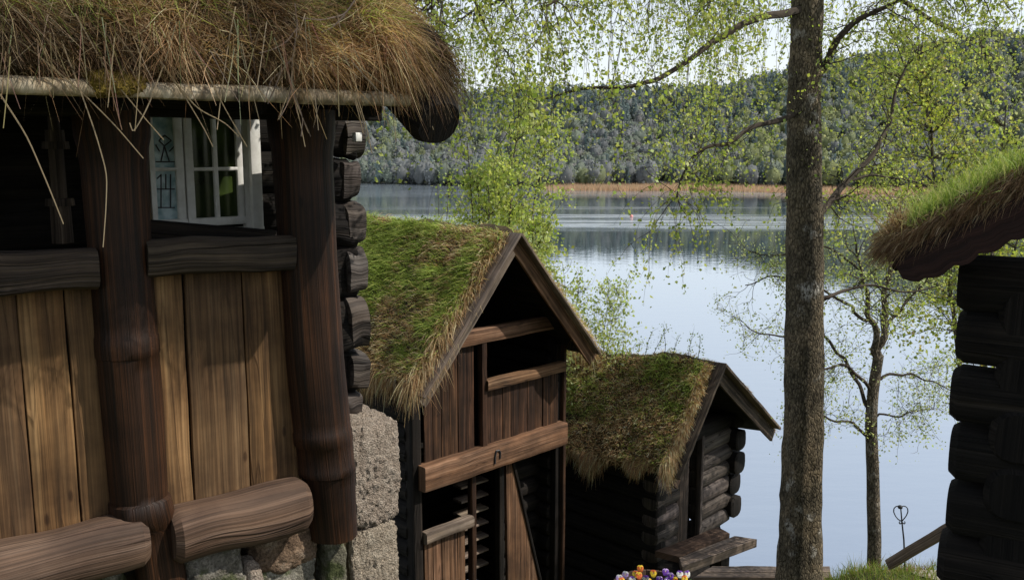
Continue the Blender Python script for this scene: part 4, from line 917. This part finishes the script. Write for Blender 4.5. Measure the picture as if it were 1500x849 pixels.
D = unit(npv(Z)[None] * 1.0 + rng.normal(size=(N, 3)) * .35); Ln = rng.uniform(.06, .17, N); cols = pal(N, STRAW, [4, 4, 3, 3, 1]); cg = pal(N, [(.26, .36, .07), (.35, .44, .10), (.18, .25, .05), (.48, .48, .2)], [4, 4, 2, 3]); k_ = g > 0; cols[k_] = cg[k_]
parts.append(blades(P, D, Ln, rng.uniform(.003, .006, N), rng.normal(size=(N, 3)) * (Ln * .25)[:, None] + np.array((0, 0, -1)) * (Ln * .2)[:, None], cols))
N = 7000; P, r, t = surf_pts(topD, LRD, LTD, N, fr=lambda q: .016 * q ** 1.2, ft=lambda q: q)
D = unit(npv(dn)[None] * rng.uniform(.2, .8, (N, 1)) + npv(etD)[None] * rng.uniform(.3, 1.0, (N, 1)) + rng.normal(size=(N, 3)) * .3); Ln = rng.uniform(.03, .11, N)
parts.append(blades(P, D, Ln, rng.uniform(.002, .0045, N), np.array((0, 0, -1))[None] * (Ln * .5)[:, None], pal(N, STRAW, [4, 5, 4, 2, 2], .22)))
N = 5000; t_ = rng.random(N) * LTD; P = np.array([tuple(orgD + etD * a + dn * (.03 * random.random()) + nD * (.01 + .10 * random.random())) for a in t_])
D = unit(npv(dn)[None] * rng.uniform(.1, .5, (N, 1)) + npv(etD)[None] * rng.uniform(.3, 1.0, (N, 1)) + rng.normal(size=(N, 3)) * .25); Ln = rng.uniform(.03, .09, N)
parts.append(blades(P, D, Ln, rng.uniform(.002, .0045, N), np.array((0, 0, -1))[None] * (Ln * .6)[:, None], pal(N, STRAW, [3, 5, 5, 1, 2], .22)))
N = 4000; P, r, t = surf_pts(topD, LRD, LTD, N, ft=lambda q: 1 - .06 * q ** 1.2, fr=lambda q: q ** 1.5)
D = unit(npv(etD)[None] * rng.uniform(.3, 1, (N, 1)) + rng.normal(size=(N, 3)) * .35 + npv(Z)[None] * .2); Ln = rng.uniform(.05, .14, N)
parts.append(blades(P, D, Ln, rng.uniform(.003, .005, N), np.array((0, 0, -1))[None] * (Ln * .6)[:, None], pal(N, STRAW, [4, 4, 2, 4, 1], .22)))
V, Q, c = join(parts); tag(np_obj('grass', V, Q, M['grass'], turfD, cols=c), kind='stuff')

# ================================================================== trees
LEAF_Y = [(.42, .46, .12), (.33, .40, .10), (.54, .56, .22), (.23, .30, .07)]
LEAF_P = [(.52, .56, .32), (.44, .50, .24), (.34, .42, .14), (.6, .62, .42)]
LEAF_G = [(.36, .44, .10), (.28, .36, .08), (.41, .48, .11), (.16, .24, .045)]
class Tree:
    def __init__(s, seed): s.twig = MB(); s.P = []; s.r = random.Random(seed)
    def rv(s): return Vector((s.r.gauss(0, 1), s.r.gauss(0, 1), s.r.gauss(0, 1)))
    def leafpt(s, p, n_, sp):
        for _ in range(n_): s.P.append(tuple(p + s.rv() * sp))
    def strand(s, p, d, L, leafn=1.6, r=.0022, grav=.35, sp=.03, seg=.07, n=3, wig=.18, start=.05):
        p = Vector(p); d = Vector(d).normalized(); m = max(3, int(L / seg)); pts = [p.copy()]; leafn = leafn * s.r.choice((.25, .5, .8, 1.1, 1.5))
        for i in range(m):
            d = (d + s.rv() * wig + Vector((0, 0, -grav))).normalized(); p = p + d * seg; pts.append(p.copy())
            if i >= m * start:
                k_ = int(leafn) + (1 if s.r.random() < leafn % 1 else 0); s.leafpt(p, k_, sp)
        tube(s.twig, pts, r, r * .4, n, cap=False); return pts
    def branch(s, p, d, L, r, kids=5, wig=.16, lift=.03, kidlen=.45, depth=1, leafn=1.2, hang=None, sp=.03, seg=None, kidang=.9):
        p = Vector(p); d = Vector(d).normalized(); seg = seg or max(.06, L / 12); m = max(4, int(L / seg)); pts = [p.copy()]; ds = [d.copy()]
        for i in range(m):
            d = (d + s.rv() * wig + Vector((0, 0, lift))).normalized(); p = p + d * seg; pts.append(p.copy()); ds.append(d.copy())
            if depth <= 1 and i > m * .25: s.leafpt(p, int(leafn + s.r.random()), sp)
        tube(s.twig, pts, r, max(.0015, r * .3), 4 if r < .012 else 6, cap=False)
        for k_ in range(kids):
            i = s.r.randint(int(m * .2), m); q = ds[i] * .6 + s.rv() * kidang; Lk = L * kidlen * s.r.uniform(.6, 1.2) * (1.1 - .5 * i / m)
            if depth > 1: s.branch(pts[i], q, Lk, max(.002, r * .5), kids, wig * 1.1, lift, kidlen, depth - 1, leafn, hang, sp, None, kidang)
            elif hang: s.strand(pts[i], q, s.r.uniform(*hang), leafn=leafn, sp=sp)
            else: s.strand(pts[i], q, Lk, leafn=leafn, grav=-lift, sp=sp, wig=wig)
        return pts
    def finish(s, root, size, palette, weights, name='crown', lmat='leaf', hang=.6, var=.2, asp=.75):
        tw = s.twig.build('twigs', M['twig'], root)
        P = np.array(s.P); V, Q, c = leaves(P, size, pal(len(P), palette, weights, var), hang=hang, asp=asp)
        return np_obj(name, V, Q, M[lmat], root, cols=c)
def smooth_path(ctrl, k_=6, it=2):
    pts = []
    for a, b_ in zip(ctrl, ctrl[1:]):
        for i in range(k_): pts.append(Vector(a).lerp(Vector(b_), i / k_))
    pts.append(Vector(ctrl[-1]))
    for _ in range(it): pts = [pts[0]] + [(pts[i - 1] + pts[i] * 2 + pts[i + 1]) / 4 for i in range(1, len(pts) - 1)] + [pts[-1]]
    return pts
def trunk_mesh(name, pts, rad, root, mtl, n=26, wob=.10):
    mb = MB(); b0 = 0; m = len(pts); L = 0
    for i, p in enumerate(pts):
        r = rad(i / (m - 1))
        for j in range(n):
            a = 2 * math.pi * j / n; q = Vector((math.cos(a), math.sin(a), 0))
            kk = 1 + wob * noise.noise(Vector((q.x * 1.2, q.y * 1.2, p.z * .9))) + wob * .5 * noise.noise(Vector((q.x * 4, q.y * 4, p.z * 5))) + wob * .25 * noise.noise(Vector((q.x * 11, q.y * 11, p.z * 14)))
            mb.V.append(p + q * (r * kk))
    for i in range(m - 1):
        for j in range(n):
            j2 = (j + 1) % n; mb.face((i * n + j, i * n + j2, (i + 1) * n + j2, (i + 1) * n + j), [(0, 0)] * 4, (1, 1, 1))
    mb.face([(m - 1) * n + j for j in range(n)], [(0, 0)] * n, (1, 1, 1))
    return mb.build(name, mtl, root, sharp=180)

# main birch
base = at(1171, 870, 8.0); gz = ground_z(base.x, base.y)
bir = empty('birch_tree', (base.x, base.y, gz), 'tall old birch with thick grey-brown trunk in front of the lake', 'tree')
tp = [Vector((base.x, base.y, gz - .2)), at(1172, 849, 8), at(1177, 640, 8.02), at(1180, 420, 8.05), at(1178, 250, 8.1), at(1181, 80, 8.12), at(1184, -60, 8.15), at(1186, -300, 8.3), at(1196, -600, 8.5), at(1190, -850, 8.6)]
tpath = smooth_path(tp, 14, 3)
def trad(t):
    z = tpath[min(len(tpath) - 1, int(t * (len(tpath) - 1)))].z
    return float(np.interp(z, [gz, gz + .5, -3.5, -1, 1.2, 3.5, 6.5], [.29, .212, .187, .153, .138, .095, .03]))
trunk_mesh('trunk', tpath, trad, bir, M['bark'], n=36, wob=.17)
T = Tree(5)
limbs = [
 ([(1170, 15, 8.05), (1130, 22, 7.9), (1085, 32, 7.7), (1045, 62, 7.5), (1005, 92, 7.3), (960, 117, 7.2), (925, 132, 7.1), (880, 134, 7.0), (830, 137, 6.9), (790, 140, 6.8)], .035, .006, 20, (.2, .7)),
 ([(1168, 165, 8.05), (1130, 176, 7.9), (1100, 190, 7.75), (1070, 208, 7.6), (1040, 214, 7.5), (1015, 232, 7.45), (1000, 262, 7.4), (992, 290, 7.4)], .026, .006, 22, (.2, .8)),
 ([(1192, 120, 8.1), (1212, 95, 8.1), (1222, 60, 8.05), (1245, 35, 8.0), (1290, 15, 7.9), (1340, -20, 7.8), (1390, -50, 7.7)], .04, .01, 26, (.3, .8)),
 ([(1195, 320, 8.05), (1212, 300, 8.2), (1244, 264, 8.4), (1284, 224, 8.6), (1306, 175, 8.8), (1312, 130, 8.9), (1330, 90, 9.0)], .036, .010, 36, (.2, .6)),
 ([(1196, 450, 8.05), (1215, 438, 8.0), (1235, 424, 8.1), (1275, 421, 8.2), (1330, 426, 8.3), (1370, 418, 8.4)], .022, .006, 12, (.1, .3)),
 ([(1240, 268, 8.4), (1280, 258, 8.5), (1330, 262, 8.6), (1370, 270, 8.7)], .014, .004, 14, (.15, .4)),
 ([(1175, -150, 8.2), (1080, -120, 7.7), (960, -70, 7.2), (850, -50, 6.8), (740, -35, 6.5), (650, -25, 6.3), (590, 5, 6.2)], .06, .010, 60, (.35, 1.15)),
 ([(1175, -60, 8.1), (1110, -70, 7.5), (1030, -60, 6.9), (940, -45, 6.4), (860, -25, 6.1), (800, 10, 5.9)], .045, .008, 36, (.35, 1.1)),
 ([(1180, -120, 8.2), (1100, -150, 8.8), (1000, -110, 9.4), (880, -60, 9.9), (780, -20, 10.2), (700, 10, 10.4), (660, 40, 10.5)], .05, .008, 44, (.4, 1.25)),
 ([(1180, -40, 8.2), (1120, -50, 8.8), (1060, -20, 9.3), (1010, 30, 9.7)], .035, .006, 26, (.5, 2.0)),
 ([(1190, -80, 8.2), (1270, -80, 8.0), (1350, -50, 7.8), (1420, -30, 7.6), (1500, -20, 7.5)], .045, .010, 34, (.3, .9)),
 ([(1190, -20, 8.2), (1250, -30, 8.8), (1330, 5, 9.3), (1400, 50, 9.7), (1450, 75, 10)], .04, .008, 34, (.3, .9)),
 ([(680, -25, 6.5), (700, 30, 6.5), (715, 55, 6.5), (735, 72, 6.45), (748, 95, 6.4)], .012, .003, 10, (.15, .5)),
 ([(655, -15, 6.4), (640, 5, 6.3), (615, 28, 6.3), (590, 40, 6.3)], .012, .003, 8, (.12, .4)),
]
for ctrl, r0, r1, kids, hang in limbs:
    pts = smooth_path([at(*c) for c in ctrl], 5, 2)
    pts = [p + Vector((noise.noise(p * 2.5), noise.noise(p * 2.5 + Vector((7, 0, 0))), noise.noise(p * 2.5 + Vector((0, 7, 0))))) * (.05 if i else 0) for i, p in enumerate(pts)]
    mb = MB(); tube(mb, pts, r0, r1, 8, wob=.15); mb.build('limb', M['twig'], bir)
    m = len(pts)
    for k_ in range(kids):
        i = T.r.randint(int(m * .15), m - 1); d = (pts[min(i + 1, m - 1)] - pts[max(0, i - 1)]).normalized()
        q = d * .5 + T.rv() * .7
        bp_ = T.branch(pts[i], q, T.r.uniform(.25, .8), r1 * .7, kids=T.r.randint(3, 5), wig=.2, lift=-.03, leafn=2.6, hang=hang, depth=1, sp=.026)
# short epicormic leaf tufts on the trunk
for _ in range(70):
    i = T.r.randint(int(len(tpath) * .42), int(len(tpath) * .72)); a = T.r.uniform(0, 6.28); q = Vector((math.cos(a), math.sin(a), .2)); T.strand(tpath[i] + q * .13, q, T.r.uniform(.1, .3), leafn=1.5, seg=.05)
# the airy crown above
for _ in range(40):
    i = T.r.randint(int(len(tpath) * .74), len(tpath) - 2); a = T.r.uniform(0, 6.28); q = Vector((math.cos(a), math.sin(a), .5)); T.branch(tpath[i], q, T.r.uniform(.8, 1.9), .012, kids=5, wig=.15, lift=-.02, leafn=.8, hang=(.3, 1.0), sp=.05)
T.finish(bir, .031, LEAF_Y, [4, 3, 3, 2])

# small birch by the bank
base = at(1280, 836, 9.3); gz2 = ground_z(base.x, base.y)
sb = empty('small_birch', (base.x, base.y, min(gz2, base.z)), 'slender young birch with twisting branches beside the iron stake', 'tree')
tp = [Vector((base.x, base.y, min(gz2, base.z) - .2)), at(1281, 800, 9.3), at(1279, 690, 9.3), at(1276, 620, 9.3), at(1279, 570, 9.32), at(1287, 520, 9.35)]
path = smooth_path(tp, 8, 3); trunk_mesh('trunk', path, lambda t: .074 - .022 * t, sb, M['bark2'], n=16, wob=.12)
T = Tree(21)
forks = [([(1286, 525, 9.35), (1281, 490, 9.3), (1271, 462, 9.25), (1268, 430, 9.2), (1264, 400, 9.15), (1255, 360, 9.1)], .038, .010), ([(1287, 522, 9.35), (1293, 485, 9.4), (1300, 450, 9.4), (1298, 410, 9.45), (1303, 370, 9.5), (1306, 320, 9.5)], .044, .014),
 ([(1276, 575, 9.3), (1255, 545, 9.2), (1232, 535, 9.1), (1195, 545, 9.0), (1160, 560, 8.95)], .02, .006), ([(1274, 600, 9.3), (1255, 555, 9.5), (1225, 510, 9.7), (1190, 480, 9.8), (1150, 495, 9.9), (1110, 490, 10.0), (1085, 470, 10.1)], .022, .005),
 ([(1272, 640, 9.3), (1250, 618, 9.2), (1225, 616, 9.1), (1200, 600, 9.05), (1170, 600, 9.0)], .018, .004), ([(1290, 555, 9.33), (1315, 545, 9.4), (1345, 550, 9.5), (1375, 560, 9.5), (1400, 575, 9.6)], .016, .004),
 ([(1299, 475, 9.4), (1315, 460, 9.5), (1330, 440, 9.6), (1350, 420, 9.7), (1365, 395, 9.7)], .022, .006), ([(1270, 470, 9.25), (1245, 450, 9.1), (1215, 430, 9.0), (1170, 410, 8.95), (1120, 400, 9.0), (1090, 420, 9.0)], .018, .005), ([(1284, 610, 9.3), (1310, 612, 9.3), (1340, 600, 9.35), (1365, 600, 9.4)], .012, .003),
 ([(1262, 395, 9.15), (1235, 370, 9.0), (1200, 360, 8.9), (1140, 375, 8.9), (1090, 370, 9.0)], .014, .004), ([(1304, 380, 9.5), (1335, 355, 9.6), (1370, 345, 9.7)], .014, .004)]
for ctrl, r0, r1 in forks:
    pts = smooth_path([at(*c) for c in ctrl], 5, 1); pts = [p + Vector((noise.noise(p * 5), noise.noise(p * 5 + Vector((7, 0, 0))), noise.noise(p * 5 + Vector((0, 7, 0))))) * (.05 if i else 0) for i, p in enumerate(pts)]
    mb = MB(); tube(mb, pts, r0, r1, 8, wob=.15); mb.build('limb', M['bark2'] if r0 > .03 else M['twig'], sb); m = len(pts)
    for k_ in range(26):
        i = T.r.randint(int(m * .25), m - 1); d = (pts[min(i + 1, m - 1)] - pts[max(0, i - 1)]).normalized()
        T.branch(pts[i], d * .5 + T.rv() * .6, T.r.uniform(.2, .5), r1 * .6, kids=4, wig=.3, lift=.03, leafn=3.6, depth=1, sp=.045, kidlen=.5)
T.finish(sb, .025, LEAF_P, [3, 3, 3, 2])

def upright_tree(name, u, v_top, y, gzv, spread, stems, nb, seed, label, size, palette, wts, blen=(.4, 1.0), leafn=1.0, lean=0.0, r0=.05, low=.25, mtl='bark2', group=None, kids=5, cat='tree', wig=.12, lift=.08, sp=.05, depth=1):
    b_ = at(u, 400, y); b_ = Vector((b_.x, b_.y, gzv)); top = at(u, v_top, y)
    t = empty(name, b_, label, cat, group); T = Tree(seed); H = top.z - gzv
    for s_ in range(stems):
        a = T.r.uniform(0, 6.28); off = Vector((math.cos(a), math.sin(a), 0)) * spread * T.r.uniform(.15, .5) if stems > 1 else Vector((lean, 0, 0)); hh_ = H * (1 if s_ == 0 else T.r.uniform(.7, .97))
        ctrl = [b_ + Vector((off.x * .1, off.y * .1, -.15)), b_ + off * .3 + Z * hh_ * .35, b_ + off * .7 + Z * hh_ * .7 + T.rv() * .08, b_ + off + Z * hh_]
        pts = smooth_path(ctrl, 7, 2); pts = [p + Vector((noise.noise(p * 1.5), noise.noise(p * 1.5 + Vector((9, 0, 0))), 0)) * .07 for p in pts]
        mb = MB(); tube(mb, pts, r0, r0 * .15, 9, wob=.12); mb.build('trunk', M[mtl], t); m = len(pts)
        for k_ in range(nb // stems):
            f = T.r.uniform(low, 1); i = min(m - 1, int(f * (m - 1))); a = T.r.uniform(0, 6.28); q = Vector((math.cos(a), math.sin(a), T.r.uniform(.2, .9)))
            T.branch(pts[i], q, T.r.uniform(*blen) * (1.15 - .7 * (f - low) / (1 - low)), r0 * .16, kids=kids, wig=wig, lift=lift, leafn=leafn, depth=depth, sp=sp, kidlen=.55)
    T.finish(t, size, palette, wts); return t
# young birch behind the storehouse
upright_tree('young_birch', 725, 96, 18.0, ground_z(at(722, 400, 18).x, 18), 2.7, 8, 470, 31, 'young upright birch in fresh yellow-green leaf rising behind the storehouse ridge', .075, LEAF_Y, [4, 4, 3, 2], blen=(.8, 1.8), leafn=2.2, r0=.05, low=.36, kids=6, sp=.06)
upright_tree('young_birch', 650, 225, 17.0, ground_z(at(650, 400, 17).x, 17), .5, 2, 40, 32, 'thin sparse sapling left of the upright birch behind the green roof', .05, LEAF_G, [3, 3, 3, 1], blen=(.35, .8), leafn=1.2, r0=.022, low=.6, kids=4)
upright_tree('shrub', 845, 335, 15.5, ground_z(at(845, 400, 15.5).x, 15.5), 2.3, 8, 300, 33, 'pale leafy shrub beside the right slope of the storehouse roof', .055, LEAF_P[:3] + LEAF_Y[:1], [3, 3, 2, 2], blen=(.5, 1.1), leafn=2.0, r0=.02, low=.45, cat='shrub')
upright_tree('young_birch', 785, 290, 17.0, ground_z(at(785, 400, 17).x, 17), 1.8, 6, 260, 39, 'low spreading birch between the storehouse apex and the open water', .055, LEAF_Y, [3, 3, 3, 2], blen=(.4, .9), leafn=1.5, r0=.025, low=.6)
# tree behind the dark log building
upright_tree('leafy_tree', 1490, 40, 13.5, ground_z(at(1352, 400, 13.5).x, 13.5), 1.2, 1, 150, 41, 'budding tree behind the dark log building, its fork standing against the far hill', 0.055, [(.38, .43, .08), (.46, .46, .12), (.28, .33, .07), (.46, .38, .15)], [4, 3, 3, 1], blen=(.8, 1.9), leafn=1.6, r0=.06, low=.5, kids=7, wig=.18, lift=.02, lean=-1.75)
upright_tree('leafy_tree', 1460, 150, 12.5, ground_z(at(1460, 400, 12.5).x, 12.5), 1.6, 3, 150, 42, 'yellow-green bushy tree just above the grassy eave of the dark log building', .055, LEAF_Y, [4, 3, 2, 2], blen=(.6, 1.3), leafn=1.4, r0=.05, low=.5, kids=6)

# saplings on hut ridge
def sapling(p, h, seed, lab, group, size=.03, tilt=.12):
    T = Tree(seed); root = empty('sapling', p, lab, 'sapling', group); d = Vector((T.r.gauss(0, tilt), T.r.gauss(0, tilt), 1)).normalized(); pts = [Vector(p) - Z * .05]
    q = Vector(p)
    for i in range(8):
        d = (d + T.rv() * .08).normalized(); q = q + d * h / 8; pts.append(q.copy())
        if i > 1:
            for _ in range(2): T.leafpt(q, 2, .025)
            if T.r.random() < .6: T.strand(q, T.rv() * .6 + Z * .8, h * .25, leafn=1.2, r=.002, grav=-.05, seg=.04)
    tube(T.twig, pts, .006, .002, 5); T.twig.build('stem', M['twig'], root)
    P = np.array(T.P); V, Q, c = leaves(P, size, pal(len(P), LEAF_G + LEAF_P[:1], [3, 3, 2, 2, 2]), hang=-.1); np_obj('leaves', V, Q, M['leaf'], root, cols=c)
for i in range(16):
    f = [.06, .12, .2, .24, .31, .37, .42, .5, .55, .6, .68, .72, .78, .84, .9, .95][i]; p = tops[0][0](LRC * f, .05)
    sapling(p, random.uniform(.2, .58), 100 + i, 'thin leafy sapling sprouting along the ridge of the log hut turf roof', 'saplings on the hut ridge')

# ================================================================== small things on the bank
# pansies in a tub
pz = at(955, 846, 8.5); gz3 = ground_z(pz.x, pz.y)
tub = empty('planter', (pz.x, pz.y, gz3), 'wooden planter tub holding pansies in front of the log hut', 'planter')
mb = MB(); n_ = 18
for i in range(n_):
    a = 2 * math.pi * i / n_; q = Vector((math.cos(a), math.sin(a), 0)); p0 = Vector((pz.x, pz.y, gz3)) + q * .30; p1 = Vector((pz.x, pz.y, pz.z - .10)) + q * .38
    beam(mb, p0, p1, .125, .03, tuple(q), seg=3, bevel=.005, wob=.002)
mb.build('staves', M['sill'], tub)
mb = MB(); tube(mb, [Vector((pz.x, pz.y, pz.z - .26)), Vector((pz.x, pz.y, pz.z - .20))], .36, .365, 24); mb.build('soil', M['sod'], tub)
for zq in (.12, .5):
    mb = MB(); zc_ = gz3 + (pz.z - .1 - gz3) * zq; rr = .318 + .08 * zq; tube(mb, [Vector((pz.x + rr * math.cos(2 * math.pi * i / 24), pz.y + rr * math.sin(2 * math.pi * i / 24), zc_)) for i in range(25)], .012, .012, 6); mb.build('hoop', M['iron'], tub)
def flower_mat(name, c0, c1):
    return noisy(name, [(.35, c0), (.65, c1)], scale=60, rough=.6, bump=.1)
FM = {'purple': flower_mat('purple_petal', (.10, .03, .28), (.20, .07, .42)), 'yellow': flower_mat('yellow_petal', (.75, .5, .03), (.85, .62, .06)), 'white': flower_mat('white_petal', (.7, .7, .66), (.85, .84, .8)),
      'red': flower_mat('red_orange_petal', (.5, .06, .03), (.65, .2, .04)), 'lilac': flower_mat('lilac_petal', (.45, .28, .6), (.6, .45, .72))}
M['stem'] = noisy('pansy_green', [(.3, (.05, .10, .02)), (.7, (.09, .17, .035))], scale=30, rough=.6, bump=.1)
fl = [(907, 846, 'lilac'), (916, 841, 'lilac'), (911, 850, 'yellow'), (926, 848, 'white'), (931, 840, 'yellow'), (938, 832, 'red'), (936, 842, 'red'), (946, 847, 'white'), (957, 839, 'yellow'), (950, 851, 'red'), (966, 848, 'purple'), (975, 837, 'purple'), (982, 843, 'purple'), (978, 850, 'white'), (988, 849, 'red'), (996, 840, 'white'), (1003, 847, 'yellow'), (1007, 840, 'white')]
for i, (u, v, cname) in enumerate(fl):
    p = at(u, v, 8.5 + random.uniform(-.12, .12)); root = empty('pansy', (p.x, p.y, pz.z - .16), {'purple': 'deep purple pansy bloom in the planter before the log hut', 'yellow': 'bright yellow pansy bloom in the planter before the log hut', 'white': 'white pansy bloom in the planter before the log hut', 'red': 'red and orange pansy bloom in the planter before the log hut', 'lilac': 'pale lilac pansy bloom at the left rim of the planter'}[cname], 'flower', cname + ' pansies in the planter')
    mb = MB(); tube(mb, [Vector((p.x, p.y, pz.z - .17)), p - Z * .005], .003, .002, 5)
    for k_ in range(5):
        a = random.uniform(0, 6.28); q = Vector((math.cos(a), math.sin(a), .5)); b0 = len(mb.V); s_ = q.cross(Z).normalized(); ba = Vector((p.x, p.y, pz.z - .12 + .015 * k_))
        mb.V += [ba, ba + q * .03 + s_ * .012, ba + q * .06, ba + q * .03 - s_ * .012]; mb.face((b0, b0 + 1, b0 + 2, b0 + 3), [(0, 0)] * 4, (1, 1, 1))
    mb.build('stem', M['stem'], root)
    f_ = (Vector((random.uniform(-.5, .5), -1, random.uniform(.2, .9)))).normalized(); sx_ = f_.cross(Z).normalized(); uy = sx_.cross(f_); mb0 = MB(); mb2 = MB(); mb = mb0
    for ang, rr, ww in ((90 - 38, .034, .021), (90 + 38, .034, .021), (0 + 5, .031, .02), (175, .031, .02), (270, .036, .027)):
        mb = mb2 if ang in (52, 128) else mb0
        a = R(ang); d = sx_ * math.cos(a) + uy * math.sin(a); e = sx_ * -math.sin(a) + uy * math.cos(a); b0 = len(mb.V); off = f_ * (.003 if ang in (5, 175) else .006 if ang == 270 else 0)
        mb.V += [p + off, p + off + d * rr * .5 + e * ww + f_ * .002, p + off + d * rr * .95 + e * ww * .7 - f_ * .003, p + off + d * rr * 1.1 - f_ * .004, p + off + d * rr * .95 - e * ww * .7 - f_ * .003, p + off + d * rr * .5 - e * ww + f_ * .002]
        mb.face(tuple(range(b0, b0 + 6)), [(0, 0)] * 6, (1, 1, 1))
    mb0.build('petals', FM[cname], root, smooth=False)
    mb = mb2; mb.build('upper_petals', FM[{'white': 'purple', 'yellow': 'red', 'purple': 'lilac', 'red': 'yellow', 'lilac': 'white'}[cname]], root, smooth=False)
    mb = MB(); stone(mb, p + f_ * .010, (sx_, uy, f_), (.0045, .0045, .003), res=4, k=2, rough=0); mb.build('flower_eye', FM['yellow'] if cname != 'yellow' else FM['purple'], root)

# plank table on the bank
ZT_ = at(1075, 834, 9.7).z
tb = empty('plank_table', (at(1080, 834, 9.7).x, 9.7, ground_z(at(1080, 834, 9.7).x, 9.7)), 'plain weathered plank table half hidden left of the birch trunk', 'table')
q = lambda u, v: at_z(u, v, ZT_)
quad_plank('tabletop', [q(1044, 828), q(1215, 829), q(1217, 837), q(1030, 837)], .05, M['greyboard'], tb)
quad_plank('tabletop', [q(1029, 838), q(1217, 838), q(1219, 845), q(1014, 845)], .05, M['greyboard'], tb, col=(.85, .83, .8))
for u, v in ((1040, 842), (1195, 842), (1050, 832), (1190, 832)):
    p = q(u, v); bm('leg', M['sill'], tb, (p - Z * .052, Vector((p.x, p.y, ground_z(p.x, p.y) - .05)), .08, .08, (0, 1, 0)))
# iron stake with scroll head
sp0 = at(1328, 838, 8.6); st = empty('iron_stake', sp0, 'thin black wrought iron stake topped by a heart-shaped scroll', 'stake')
mb = MB(); tube(mb, [sp0 - Z * .15, at(1324, 790, 8.6), at(1321, 762, 8.6), at(1319.5, 744, 8.6)], .009, .006, 6); mb.build('rod', M['iron'], st)
for sg in (-1, 1):
    mb = MB(); pts = [at(1321, 763, 8.6)] + [at(1319.5 + sg * a, b_, 8.6) for a, b_ in ((4, 760), (8, 755), (10.5, 749), (10, 744), (7, 741), (3, 740.5), (1, 743))]
    tube(mb, smooth_path(pts, 4, 1), .006, .005, 6); mb.build('scroll', M['iron'], st)
    mb = MB(); pts = [at(1321.5, 764, 8.6)] + [at(1321.5 + sg * a, b_, 8.6) for a, b_ in ((3, 767), (4.5, 765), (3.5, 763))]; tube(mb, smooth_path(pts, 3, 1), .006, .005, 6); mb.build('scroll', M['iron'], st)
mb = MB(); stone(mb, at(1318.5, 742, 8.6), (Vector((1, 0, 0)), Vector((0, 1, 0)), Z), (.022, .02, .018), res=6, k=2.5, rough=.004); mb.build('finial', M['iron'], st)
# sloping handrail
hr = empty('handrail', at(1303, 829, 8.2), 'sloping grey wooden handrail running from the grass to the dark log building', 'handrail')
h0, h1 = at(1302, 826, 8.2), at(1440, 744, 7.2); bm('rail', M['greyboard'], hr, (h0, h1, .05, .10, zt), wob=.004)
p = h1.lerp(h0, .12); bm('post', M['greyboard'], hr, (p - Z * .06, Vector((p.x, p.y, ground_z(p.x, p.y) - .1)), .08, .08, (0, 1, 0)))
if False: bm('post', M['greyboard'], hr, (p - Z * .06, Vector((p.x, p.y, ground_z(p.x, p.y) - .1)), .07, .07, (0, 1, 0)))
# gravel patch and grass on the bank
V, Q = [], []
for j in range(9):
    for i in range(13):
        x = 4.05 + i * .12 + .1 * math.sin(j); y = 8.0 + j * .09; V.append((x, y, ground_z(x, y) + .012))
Q = [(j * 13 + i, j * 13 + i + 1, (j + 1) * 13 + i + 1, (j + 1) * 13 + i) for j in range(8) for i in range(12)]
tag(np_obj('path', V, Q, M['sand'], smooth=True), kind='structure')
parts = []
N = 26000; x = rng.uniform(2.2, 6.5, N); y = rng.uniform(6.8, 10.8, N); keep = ~((x > 4.1) & (x < 5.5) & (y > 8.05) & (y < 8.7)); x, y = x[keep], y[keep]; N = len(x)
P = np.array([(a, b_, ground_z(a, b_) - .01) for a, b_ in zip(x, y)]); D = unit(np.array((0, 0, 1))[None] + rng.normal(size=(N, 3)) * .35); Ln = rng.uniform(.06, .2, N)
g = fbm(P, 1.2, 5); cols = pal(N, [(.18, .26, .045), (.25, .30, .06), (.12, .18, .03), (.30, .27, .12)], [4, 3, 3, 2]); k_ = g < -.18; cs = pal(N, STRAW, [4, 4, 2, 3, 1]); cols[k_] = cs[k_]
parts.append(blades(P, D, Ln, rng.uniform(.004, .009, N), rng.normal(size=(N, 3)) * (Ln * .3)[:, None] + np.array((0, 0, -1)) * (Ln * .25)[:, None], cols))
N = 16000; x = rng.uniform(-3, 6, N); y = rng.uniform(5.5, 16, N); P = np.array([(a, b_, ground_z(a, b_) - .01) for a, b_ in zip(x, y)])
D = unit(np.array((0, 0, 1))[None] + rng.normal(size=(N, 3)) * .35); Ln = rng.uniform(.08, .22, N)
parts.append(blades(P, D, Ln, rng.uniform(.006, .012, N), np.array((0, 0, -1)) * (Ln * .3)[:, None], pal(N, GREEN + STRAW[:2], [4, 3, 3, 2, 2, 2])))
V, Q, c = join(parts); tag(np_obj('grass', V, Q, M['grass'], cols=c), 'fresh spring grass growing over the bank below the birch', 'grass', kind='stuff')
